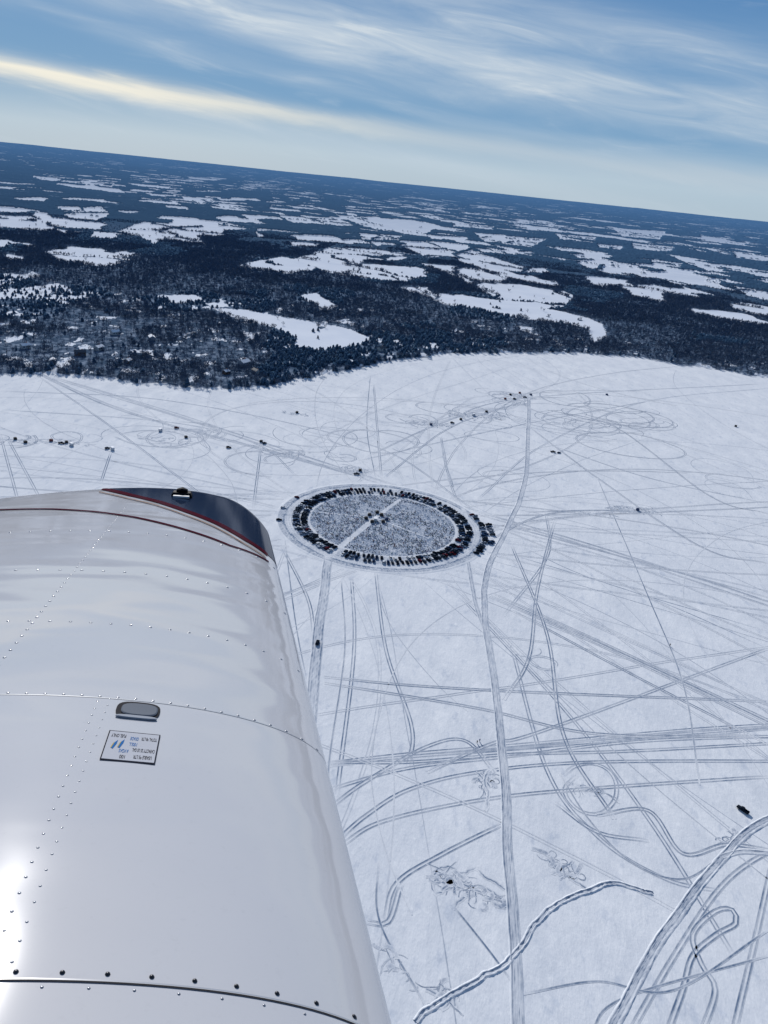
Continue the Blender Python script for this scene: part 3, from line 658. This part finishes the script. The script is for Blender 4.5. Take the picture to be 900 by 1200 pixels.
def bigcar(kind,color,px_,py_,rz,label):
    P,wh,rm,wp=VD[kind]; x_,y_=gp(px_,py_); e=empty(names[kind],(x_,y_,.09),rz); tag(e,label,'pickup truck' if kind=='pickup' else 'car','vehicles out on the open ice')
    for k,m in P.items():
        mt={'body':M_paint[color],'roof':M_paint[color],'cabin_glass':M_glass,'tail_light':M_lamp}[k]
        if k=='tail_light':
            for j in(0,1):
                q=MB(); q.v=m.v[j*8:(j+1)*8]; q.f=[tuple(i-j*8 for i in f) for f in m.f[j*6:(j+1)*6]]; q.m=[0]*6; q.sm=[False]*6; link('tail_light',q.mesh(k,[mt]),e)
        else: link(k,m.mesh(k,[mt]),e)
    wm=wh.mesh('wheel',[M_tyre]); rmm=rm.mesh('rim',[M_rim])
    for p in wp: o=link('wheel',wm,e); o.location=p; r2=link('rim',rmm,o)
for a in [('pickup','black',870,950,2.3,'black pickup truck alone near the right edge beside the broad trail'),
 ('suv','black',372,754,1.5,'black car driving on the snow road beside the wing'),('pickup','dark grey',418,556,.3,'dark grey pickup just beyond the far side of the ring'),
 ('suv','black',268,525,.2,'black car on open ice above the wing tip'),('suv','dark grey',310,520,.9,'dark grey car on open ice left of the ring'),
 ('pickup','black',648,530,.1,'black pickup alone right of the far end of the long road'),('sedan','dark blue',655,531,.6,'dark blue sedan beside the lone black pickup'),
 ('suv','black',603,468,.6,'black car at the far end of the long road'),('pickup','dark grey',615,466,0,'dark grey pickup at the far end of the long road'),
 ('suv','dark red',207,502,.3,'dark red car on the ice above the wing'),('pickup','black',72,520,.1,'black pickup in the left camp near the trampled patch'),
 ('suv','dark grey',126,526,.8,'dark grey car in the left camp beside a track'),('suv','black',530,496,.2,'black car in the trampled patch far beyond the ring')]: bigcar(*a)
# ice shelters
M_can=[simple('shelter_canvas_red',(.14,.025,.03),.8),simple('shelter_canvas_blue',(.03,.06,.14),.8),simple('shelter_canvas_black',(.02,.022,.026),.8),simple('shelter_panel_white',(.6,.6,.62),.6)]
def shelter(x_,y_,kind,rz,z,label,group):
    if kind<3:
        e=empty('ice_shelter',(x_,y_,z),rz); b=MB(); w=1.3; h=1.9
        v=[(-w,-w,0),(w,-w,0),(w,w,0),(-w,w,0),(-w*.95,-w*.95,h),(w*.95,-w*.95,h),(w*.95,w*.95,h),(-w*.95,w*.95,h),(0,-w*1.22,h*.5),(w*1.22,0,h*.5),(0,w*1.22,h*.5),(-w*1.22,0,h*.5),(0,0,h+.45)]
        f=[]
        for i in range(4):
            j=(i+1)%4; k=8+i; f+=[(i,j,k),(j,4+j,k),(4+j,4+i,k),(4+i,i,k),(4+i,4+j,12)]
        b.add(v,f); link('canvas',b.mesh('canvas',[M_can[kind]]),e)
        b=MB(); b.box((.0,-w*1.12,.75),(.8,.06,1.4)); link('door_flap',b.mesh('door_flap',[M_can[2]]),e)
    else:
        e=empty('fish_house',(x_,y_,z),rz); b=MB(); b.box((0,0,1.3),(4.2,2.3,2.1)); link('wall',b.mesh('wall',[M_can[3]]),e)
        b=MB(); b.loft([(-2.2,1.2,2.36,2.5,.03),(0,1.25,2.36,2.62,.05),(2.2,1.2,2.36,2.5,.03)]); link('roof',b.mesh('roof',[M_roof]),e)
        b=MB(); b.box((.8,-1.17,1.2),(.8,.06,1.8)); link('door',b.mesh('door',[M_wall[0]]),e)
        b=MB(); b.box((-.8,-1.17,1.6),(.7,.06,.5)); link('window',b.mesh('window',[M_glass]),e)
        b=MB(); b.box((0,0,.15),(4.4,1.6,.14)); link('skid',b.mesh('skid',[M_tyre]),e)
    tag(e,label,'ice shelter',group)
cols=['dark red','blue','black','white']
spots=[(78,519,'in the left camp'),(84,522,'in the left camp'),(60,517,'in the left camp'),(18,515,'at the far left trampled patch'),(30,519,'at the far left trampled patch'),(132,527,'beside the dark grey car above the wing'),
 (598,463,'at the far end of the long road'),(609,461,'at the far end of the long road'),(622,463,'at the far end of the long road'),(592,468,'at the far end of the long road'),(555,487,'in the trampled patch beyond the ring'),(570,483,'in the trampled patch beyond the ring'),
 (540,492,'in the trampled patch beyond the ring'),(505,498,'in the trampled patch beyond the ring'),(348,484,'alone below the wooded point'),(306,518,'beside the dark grey car left of the ring'),(747,598,'at the end of the side track'),(422,552,'beside the pickup beyond the ring'),(218,513,'among loops of track above the wing'),(188,505,'among loops of track above the wing'),(711,463,'alone near the right shore'),(862,500,'alone at the far right of the ice')]
for i,(a,b,l) in enumerate(spots):
    k=random.choice([0,1,2,2,2,3]); q=gp(a,b); nm='pop-up shelter' if k<3 else 'boxy fish house'
    shelter(q[0],q[1],k,random.random()*3,.08,f'{cols[k]} {nm} {l}',f'{cols[k]} shelters {l}')
for a,b,k,l in [(433,604,2,'left rear of the centre'),(440,610,3,'front of the centre'),(447,604,2,'rear right of the centre'),(453,609,1,'right of the centre'),(442,601,2,'rearmost of the centre'),(429,608,2,'leftmost of the centre'),(436,612,2,'front left of the centre'),(449,612,2,'front right of the centre')]:
    q=gp(a,b,.3); shelter(q[0],q[1],k,random.choice([0,1.57,.3]),ZP,f'{cols[k]} shelter at the {l} of the round field','shelters at the centre of the round field')
# ------------------------------------------------------------------ people on the round field
def person_mesh(pose):
    if pose=='stand':
        J=[(0,0,.95,.17),(0,0,1.2,.16),(0,0,1.42,.17),(0,0,1.54,.07),(0,0,1.68,.12),(0,0,1.78,.08),(.1,0,.9,.12),(.11,.02,.5,.09),(.11,0,.08,.07),(.11,.14,.04,.05),(-.1,0,.9,.12),(-.12,-.02,.5,.09),(-.12,-.03,.08,.07),(-.12,.11,.04,.05),(.22,0,1.4,.09),(.29,.04,1.12,.07),(.24,.2,.95,.055),(-.22,0,1.4,.09),(-.3,0,1.12,.07),(-.28,.12,.9,.055)]
    else:
        J=[(0,0,.45,.18),(0,.03,.7,.17),(0,.08,.92,.17),(0,.11,1.04,.07),(0,.15,1.17,.12),(0,.17,1.27,.08),(.11,.08,.45,.12),(.14,.42,.47,.09),(.14,.42,.08,.07),(.14,.54,.04,.05),(-.11,.08,.45,.12),(-.14,.42,.47,.09),(-.14,.4,.08,.07),(-.14,.54,.04,.05),(.22,.08,.9,.09),(.28,.2,.68,.07),(.14,.4,.6,.055),(-.22,.08,.9,.09),(-.28,.2,.68,.07),(-.14,.4,.6,.055)]
    E=[(0,1),(1,2),(2,3),(3,4),(4,5),(0,6),(6,7),(7,8),(8,9),(0,10),(10,11),(11,12),(12,13),(2,14),(14,15),(15,16),(2,17),(17,18),(18,19)]
    me=bpy.data.meshes.new('p'); me.from_pydata([j[:3] for j in J],E,[]); o=link('tmp',me)
    md=o.modifiers.new('s','SKIN'); sv=me.skin_vertices[0].data
    for v,j in zip(sv,J): v.radius=(j[3],j[3]*.85)
    sv[0].use_root=True
    bpy.context.view_layer.update(); ev=o.evaluated_get(bpy.context.evaluated_depsgraph_get()); m2=bpy.data.meshes.new_from_object(ev)
    bpy.data.objects.remove(o); return m2
pm={p:person_mesh(p) for p in('stand','sit')}
jc={'black':(.015,.015,.018),'red':(.25,.03,.03),'blue':(.04,.09,.27),'orange':(.40,.14,.03),'grey':(.18,.20,.23),'green':(.04,.09,.05),'brown':(.12,.08,.05),'white':(.6,.6,.62)}
M_skin=simple('face_skin',(.5,.32,.24),.6); M_pants=simple('snow_trousers',(.03,.036,.05),.8)
PMs={}
for p,m0 in pm.items():
    for c,rgb in jc.items():
        m=m0.copy(); m.materials.clear(); mj=bpy.data.materials.get('jacket_'+c) or simple('jacket_'+c,rgb,.8)
        for q in(M_pants,mj,M_skin): m.materials.append(q)
        lo,hi=(.9,1.55) if p=='stand' else (.5,1.05)
        for f_ in m.polygons: f_.use_smooth=True; z_=f_.center.z; f_.material_index=0 if z_<lo else (1 if z_<hi else 2)
        PMs[(p,c)]=m
def onpath(X,Y):
    k=np.zeros(np.shape(X),bool)
    for p,q,ww in PATHS: k|=seg(p,q,np.asarray(X),np.asarray(Y))<ww+.2
    return k
i=0
while i<280:
    a=random.random()*6.283; r0=55*math.sqrt(random.random()); 
    if i<130: a=math.pi+random.random()*math.pi
    X_,Y_=RC[0]+r0*math.cos(a),RC[1]+r0*math.sin(a)
    if onpath([X_],[Y_])[0]: continue
    i+=1
    p=random.choice(['stand','sit','sit']); c=random.choice(list(jc)+['grey','grey','blue','white'])
    o=link('person',PMs[(p,c)]); o.location=(X_,Y_,ZP); o.rotation_euler=(0,0,random.random()*6.28)
    ps='standing' if p=='stand' else 'sitting'; rg='inner' if r0<30 else 'outer'
    tag(o,f'person in a {c} jacket {ps} in the {rg} {arcname(a)} of the round field','person',f'{c} jacket people {ps} in the {rg} {arcname(a)}')
for qx,qy,c,lb in((559,871,'black','person in dark clothes standing alone left of the long road'),(562,869,'blue','person in a blue jacket standing beside the lone dark figure'),(785,757,'black','person in dark clothes alone on the ice far right of the long road')):
    q=gp(qx,qy); o=link('person',PMs[('stand',c)]); o.location=(q[0],q[1],.06); tag(o,lb,'person')
tv=[];tf=[]
for z_,r0 in((0,.16),(.4,.19),(.7,.24),(.95,.27),(1.05,.1),(1.12,.14),(1.22,.08)):
    for i in range(5): t=6.283*i/5; tv.append((r0*math.cos(t),r0*.75*math.sin(t),z_))
for k in range(6):
    for i in range(5): a=k*5+i;b=k*5+(i+1)%5; tf+=[(a,b,b+5),(a,b+5,a+5)]
bv=[(.35*math.cos(6.283*i/5),.22*math.sin(6.283*i/5),z_) for z_ in(0,.42) for i in range(5)]; bf=[]
for i in range(5): a=i;b=(i+1)%5; bf+=[(a,b,b+5),(a,b+5,a+5)]
bf+=[(5,6,7),(5,7,8),(5,8,9)]
tmC=[(np.array(tv),np.array(tf)),(np.array(bv),np.array(bf)),(np.array(bv)*1.4,np.array(bf)),(np.array(bv)*np.array([2.2,1.6,.8]),np.array(bf))]
Nn_=3300; a=rng.random(Nn_)*6.283; r0=57*np.sqrt(rng.random(Nn_)); P=np.stack([RC[0]+r0*np.cos(a),RC[1]+r0*np.sin(a),np.full(Nn_,ZP)],-1)
P=P[(fbm(P[:,0]/9,P[:,1]/9,2,5)>.42)&~onpath(P[:,0],P[:,1])]
m,nt,b=newmat('crowd_clothes'); PP=pos(nt); vo=nd(nt,'ShaderNodeTexVoronoi'); vo.inputs['Scale'].default_value=.8; nt.links.new(PP,vo.inputs['Vector'])
hsv=nd(nt,'ShaderNodeHueSaturation'); nt.links.new(vo.outputs['Color'],hsv.inputs['Color']); hsv.inputs['Saturation'].default_value=.3; hsv.inputs['Value'].default_value=.6; nt.links.new(mixc(nt,.5,hsv.outputs[0],(.14,.19,.27)),b.inputs['Base Color']); b.inputs['Roughness'].default_value=.9
tag(scatter('crowd',tmC,P,np.full(len(P),.85),m,1.),'dense crowd with buckets and sleds filling the round field','crowd',None,'stuff')
# ------------------------------------------------------------------ the wing
DS=Vector((-.2,.174,-1)).normalized(); DC=Vector((1,-.09,0)); DC=(DC-DS*DC.dot(DS)).normalized(); NN=DC.cross(DS)
HW=.8; CH=2.25; C0=.310; TT=.15
def yt(x): 
    x=min(max(x,0),1); return 5*TT*(.2969*math.sqrt(x)-.126*x-.3516*x*x+.2843*x**3-.1036*x**4)*CH
YM=yt(.3)
def s1(c): return 5.44-.30*max(0,-c-.3)**1.1-.60*max(0,(c-.0)/.3)**2
TL=.30
def gfac(c,s):
    q=(s-s1(c))/TL
    return 1. if q<=0 else (math.sqrt(max(0,1-q*q)) )
def camb(x): return .02*4*x*(1-x)*CH
def surf(c,s,low=False):
    x=(C0-c)/CH; g=gfac(c,s); y=yt(x)*g
    return -HW-YM-.03+camb(x)*1+ (-.6*y if low else y)
def ray(x,y): return Vector(((x-450)/F,(600-y)/F,-1.))
def wpx(x,y):
    r=ray(x,y); z=-HW
    for _ in range(40):
        t=z/NN.dot(r); P=r*t; c=min(P.dot(DC),C0-.002); s=P.dot(DS); z=z*.5+.5*surf(c,min(s,s1(c)))
    return c,min(s,s1(c)+.05)
B=Matrix((DC,DS,NN)).transposed()
WM=Matrix.Translation((0,0,H))@(M@B).to_4x4()
wing=bpy.data.objects.new('airplane_wing',None); COL.objects.link(wing); wing.matrix_world=WM
tag(wing,'glossy white airplane wing with navy tip and maroon stripes in the foreground','airplane wing')
def paint(name,col,rough,coat,crough=.08,bump=.0,spec=.5,cior=1.5):
    m,nt,b=newmat(name); tc=nd(nt,'ShaderNodeTexCoord')
    n=noise(nt,tc.outputs['Object'],2.2,3); n2=noise(nt,tc.outputs['Object'],60,3,.7)
    c=mixc(nt,n,tuple(x*.93 for x in col),col); c=mixc(nt,maprange(nt,n2,.6,.75,0,.12),c,tuple(x*.6 for x in col))
    nt.links.new(c,b.inputs['Base Color']); b.inputs['Roughness'].default_value=rough; b.inputs['Coat Weight'].default_value=coat; b.inputs['Coat Roughness'].default_value=crough
    b.inputs['Specular IOR Level'].default_value=spec; b.inputs['Coat IOR'].default_value=cior
    if bump:
        mp=nd(nt,'ShaderNodeMapping'); mp.inputs['Scale'].default_value=(1.2,2.4,1.); nt.links.new(tc.outputs['Object'],mp.inputs['Vector'])
        bp=nd(nt,'ShaderNodeBump'); bp.inputs['Strength'].default_value=bump; bp.inputs['Distance'].default_value=.02
        nt.links.new(noise(nt,mp.outputs[0],1.6,1,.4,.2),bp.inputs['Height']); nt.links.new(bp.outputs[0],b.inputs['Coat Normal'])
    return m
M_white=dull(paint('white_wing_paint',(.52,.525,.55),.7,.95,.075,.32,.0,1.6),1.05); M_navy=dull(paint('navy_paint',(.012,.022,.048),.6,.45,.08,0,.0),1.05); M_mar=dull(paint('maroon_paint',(.060,.007,.014),.6,.15,.1,0,.0),1.05); M_tan=dull(paint('tan_pinstripe_paint',(.26,.17,.12),.6,.0,.1,0,.0),1.05)
M_gap=dull(simple('seam_dark',(.03,.03,.035),.8)); M_riv=simple('rivet_metal',(.32,.33,.36),.35,.5); M_screw=simple('screw_steel',(.06,.06,.065),.35,.8)  # first: near-black fill of the seam gap and cap recess
M_blk=dull(simple('black_plastic',(.008,.008,.01),.6)); M_plac=dull(simple('placard_film',(.44,.455,.50),.9,var=.02)); M_ink=dull(simple('placard_ink',(.02,.02,.03),.9)); M_blue=dull(simple('placard_blue',(.02,.13,.36),.8)); M_yel=dull(simple('placard_yellow',(.45,.36,.10),.8)); M_lens=simple('light_lens',(.55,.58,.6),.4)
M_cap=dull(simple('cap_alloy',(.11,.13,.165),.6,.0,spec=.2),1.2); M_caprim=dull(simple('cap_rim_paint',(.28,.31,.36),.6,spec=.2),1.2)
cs=[C0-CH*(1-math.cos(math.pi*.5*i/70)) for i in range(71)]
def grid(csl,sfun,low=False,off=0.,rev=False):
    v=[];f=[]; k=len(sfun(csl[0]))
    for c in csl:
        for s in sfun(c): v.append((c,s,surf(c,s,low)+off))
    for i in range(len(csl)-1):
        for j in range(k-1):
            q=(i*k+j,i*k+j+1,(i+1)*k+j+1,(i+1)*k+j); f.append(q if rev else q[::-1])
    return v,f
def srow(c):
    return list(np.linspace(-.2,s1(c),60))+[s1(c)+TL*math.sin(t) for t in np.linspace(.05,math.pi/2,24)]
mb=MB(); v,f=grid(cs,srow); mb.add(v,f,0,True); v,f=grid(cs,srow,True,0,True); mb.add(v,f,0,True)
me=mb.mesh('skin',[M_white]); bm=bmesh.new(); bm.from_mesh(me); bmesh.ops.remove_doubles(bm,verts=bm.verts,dist=1e-5); bmesh.ops.recalc_face_normals(bm,faces=bm.faces); bm.to_mesh(me); bm.free()
for p in me.polygons:p.use_smooth=True
skin=link('skin',me,wing)
NL=[(120,573),(155,581),(188,589),(220,600),(255,614),(290,634),(314,651)]
Ln=sorted(wpx(*p) for p in NL); lc=[a[0] for a in Ln]; ls=[a[1] for a in Ln]
def slow(c): return float(np.interp(c,lc,ls))
csn=[c for c in cs if c>lc[0]]
def nrow(c): return list(np.linspace(slow(c),max(s1(c),slow(c)+.02),24))+[max(s1(c),slow(c)+.02)+TL*math.sin(t) for t in np.linspace(.05,math.pi/2-.02,20)]
def srf2(csl,row,off,m,name,par):
    b=MB(); v,f=grid(csl,row,False,off); b.add(v,f,0,True); return link(name,b.mesh(name,[m]),par)
srf2(csn,nrow,.0025,M_navy,'wing_tip',wing)
def stripe(line,wd,off=.004,n=90,name='maroon_stripe',mat=M_mar,sh=0.):
    a=sorted(wpx(*p) for p in line); csl=list(np.linspace(a[-1][0],a[0][0],n)); X=[q[0] for q in a]; Y=[q[1] for q in a]
    def row(c):
        y=float(np.interp(c,X,Y)); y2=float(np.interp(c+.01,X,Y)); sl_=abs(y2-y)/.01; h=wd*math.sqrt(1+min(sl_,8)**2)/2; return list(np.linspace(y-h+sh,y+h+sh,4))
    return srf2(csl,row,off,mat,name,wing)
stripe(NL,.065); 
stripe([(p[0]-4,p[1]+4) for p in NL[:-1]]+[(312,655)],.016,.005,name='tan_pinstripe',mat=M_tan)
stripe([(-60,600),(0,598),(60,597),(110,600),(160,607),(220,622),(270,640),(315,659)],.030)
# rivets
def dome(b,c,s,r,h,m=0,n=7,up=0.):
    z=surf(c,s)+up; dz=(surf(c+.01,s)-surf(min(c-.01,C0),s))/.02 if c<C0-.015 else 0
    v=[];
    for k,(rr2,hh) in enumerate(((1,0),(.8,.6),(.4,.95))):
        for i in range(n): t=6.283*i/n; dc=r*rr2*math.cos(t); v.append((c+dc,s+r*rr2*math.sin(t),z+dz*dc+h*hh))
    v.append((c,s,z+h)); f=[]
    for k in range(2):
        for i in range(n): f.append((k*n+i,k*n+(i+1)%n,(k+1)*n+(i+1)%n,(k+1)*n+i))
    for i in range(n): f.append((2*n+i,2*n+(i+1)%n,3*n))
    b.add(v,f,m,True)
RV=[]
M_rp=paint('painted_rivet',(.34,.36,.40),.3,.8)
def row_s(px_,sp,r,mat,cmin=-1.2):
    c_,s_=wpx(*px_); c=C0-.03
    while c>cmin: RV.append((s_+abs(c)*.3,c,s_+random.gauss(0,.0006),r,mat)); c-=sp
    return s_
s822=row_s((200,824),.042,.0042,M_riv)
row_s((200,738),.06,.0054,M_rp); row_s((200,676),.08,.0066,M_rp); row_s((200,628),.09,.0076,M_rp)
def row_c(px_,s0,s_1,sp,r,mat):
    c_,_=wpx(*px_); s=s0
    while s<s_1: RV.append((s,c_,s+random.gauss(0,.001),r,mat)); s+=sp
row_c((62,950),.98,s822,.04,.0030,M_rp); row_c((80,950),1.0,s822,.04,.0027,M_rp)
row_c((62,700),s822,4.6,.06,.0054,M_rp)
RV.sort(key=lambda q:q[0])
for q in RV[:98]:
    b=MB(); dome(b,q[1],q[2],q[3],q[3]*.4); link('rivet',b.mesh('rivet',[q[4]]),wing)
b=MB()
for q in RV[98:]: dome(b,q[1],q[2],q[3],q[3]*.4)
o=link('far_rivet',b.mesh('far_rivet',[M_rp]),wing); o['kind']='stuff'
sS=wpx(200,1156)[1]
cse=[c for c in cs if c>-1.5]
srf2(cse,lambda c:[sS-.0030,sS-.001,sS],.0010,M_gap,'seam_gap',skin)
srf2(cse,lambda c:[sS+.0002,sS+.001,sS+.0025],.0014,M_rp,'lap_edge',skin)
c=C0-.02
while c>-.75:
    b=MB(); dome(b,c,sS+.014,.0038,.003,0,10); link('screw',b.mesh('screw',[M_screw]),wing)
    b=MB(); dome(b,c-.02,sS-.012,.0024,.0013,0,8); link('lower_screw',b.mesh('lower_screw',[M_riv]),wing)
    c-=.058
srf2(cse,lambda c:[s822-.0115,s822-.0085,s822-.0075],.0008,M_rp,'skin_lap',skin)
# filler cap
def frame(x,y,off=0.):
    c_,s_=wpx(x,y); z=surf(c_,s_); dzc=(surf(c_+.01,s_)-surf(c_-.01,s_))/.02
    ex=Vector((1,0,dzc)).normalized(); ey=Vector((0,1,0)); ez=ex.cross(ey)
    m_=Matrix((ex,ey,ez)).transposed().to_4x4(); m_.translation=Vector((c_,s_,z))+ez*off; return m_
def oval(b,w,h,z0,z1,k=.8,n=32,m=0,p=3.2):
    v=[]
    for z_,q in((z0,1),(z0*.3+z1*.7,(1+k)/2+.05),(z1,k)):
        for i in range(n):
            t=6.283*i/n; ct,st=math.cos(t),math.sin(t); rr2=(abs(ct)**p+abs(st)**p)**(-1/p); v.append((w*q*rr2*ct,h*q*rr2*st,z_))
    f=[]
    for a in range(2):
        for i in range(n): f.append((a*n+i,a*n+(i+1)%n,(a+1)*n+(i+1)%n,(a+1)*n+i))
    f.append(tuple(range(2*n,3*n))); b.add(v,f,m,False)
fr=frame(162,833)
fc=bpy.data.objects.new('filler_cap',None); COL.objects.link(fc); fc.parent=wing; fc.matrix_local=fr
b=MB(); oval(b,.049,.045,.0,.0022,.97); link('cap_recess',b.mesh('cap_recess',[M_gap]),fc)
b=MB(); oval(b,.041,.032,.0,.0055,.95); o=link('cap_lid',b.mesh('cap_lid',[M_cap]),fc); o.location=(.003,-.003,.001)
b=MB(); oval(b,.047,.007,.0,.0035,.9); o=link('cap_rim',b.mesh('cap_rim',[M_caprim]),fc); o.location=(.0,-.042,.0015)
# placard
pc=bpy.data.objects.new('placard',None); COL.objects.link(pc); pc.parent=wing; pc.matrix_local=frame(154,875.5,.0008)
A=wpx(122,875);Bq=wpx(186,875);Cq=wpx(154,858);Dq=wpx(154,893); W_=Bq[0]-A[0]; H_=Cq[1]-Dq[1]
b=MB(); b.box((0,0,.0003),(W_,H_,.0006)); link('border',b.mesh('border',[M_ink]),pc)
b=MB(); b.box((0,0,.0009),(W_-.005,H_-.008,.0006)); link('face',b.mesh('face',[M_plac]),pc)
def txt(t,xc,y,wd,ht,mat):
    cu=bpy.data.curves.new('t','FONT'); cu.body=t; cu.size=1; cu.align_x='CENTER'; cu.align_y='CENTER'; cu.offset=.01; o=bpy.data.objects.new('lettering',cu); COL.objects.link(o)
    bpy.context.view_layer.update(); m2=bpy.data.meshes.new_from_object(o.evaluated_get(bpy.context.evaluated_depsgraph_get())); bpy.data.objects.remove(o)
    co=np.array([v.co[:] for v in m2.vertices]); lo=co.min(0); hi=co.max(0); c=(lo+hi)/2
    for v in m2.vertices: v.co=((v.co.x-c[0])*wd/(hi[0]-lo[0]),(v.co.y-c[1])*ht/(hi[1]-lo[1]),0)
    m2.materials.clear(); m2.materials.append(mat); o=link('lettering',m2,pc); o.rotation_euler=(0,0,math.pi); o.location=(xc,y,.0016)
hh=H_*.115
txt('FUEL ONLY',-W_*.29,H_*.32,W_*.28,hh,M_ink); txt('GRADE',W_*.02,H_*.26,W_*.16,hh,M_blue); txt('100LL',W_*.02,H_*.06,W_*.15,hh,M_blue); txt('AVGAS',-W_*.12,-H_*.18,W_*.18,hh,M_blue); txt('100',-W_*.12,-H_*.37,W_*.10,hh,M_ink)
txt('TOTAL 98 LTR',W_*.30,H_*.28,W_*.30,hh,M_ink); txt('CAPACITY 25 US GAL',W_*.24,-H_*.12,W_*.42,hh,M_ink); txt('USABLE 95 LTR',W_*.25,-H_*.34,W_*.34,hh,M_ink)
for x_,y_ in((-.33,.02),(-.21,.06)):
    b=MB(); b.add([(W_*(x_-.035),H_*(y_-.14),.0017),(W_*(x_+.0),H_*(y_-.16),.0017),(W_*(x_+.045),H_*(y_+.02),.0017),(W_*(x_+.05),H_*(y_+.15),.0017),(W_*(x_+.0),H_*(y_+.06),.0017)],[(0,1,2,3,4)]); link('blue_mark',b.mesh('blue_mark',[M_blue]),pc)
    b=MB(); b.add([(W_*(x_-.05),H_*(y_-.12),.0019),(W_*(x_-.035),H_*(y_-.14),.0019),(W_*(x_+.0),H_*(y_+.06),.0019),(W_*(x_-.02),H_*(y_+.04),.0019)],[(0,1,2,3)]); link('yellow_mark',b.mesh('yellow_mark',[M_yel]),pc)
# nav light on the tip
c_,s_=wpx(213,582); 
nl=bpy.data.objects.new('navigation_light',None); COL.objects.link(nl); nl.parent=wing; nl.location=(c_,s_+.02,surf(c_,s_))
b=MB(); b.loft([(-.065,.05,-.01,.012,.004),(-.055,.06,-.01,.03,.01),(.055,.06,-.01,.03,.01),(.065,.05,-.01,.012,.004)],0); link('light_base',b.mesh('light_base',[M_blk]),nl)
b=MB(); b.loft([(-.035,.03,.028,.045,.006),(0,.04,.028,.058,.01),(.035,.03,.028,.045,.006)],0,True); link('light_housing',b.mesh('light_housing',[M_blk]),nl)
b=MB(); b.box((0,-.085,.010),(.10,.04,.012)); link('light_lens',b.mesh('light_lens',[M_lens]),nl)
print('done')
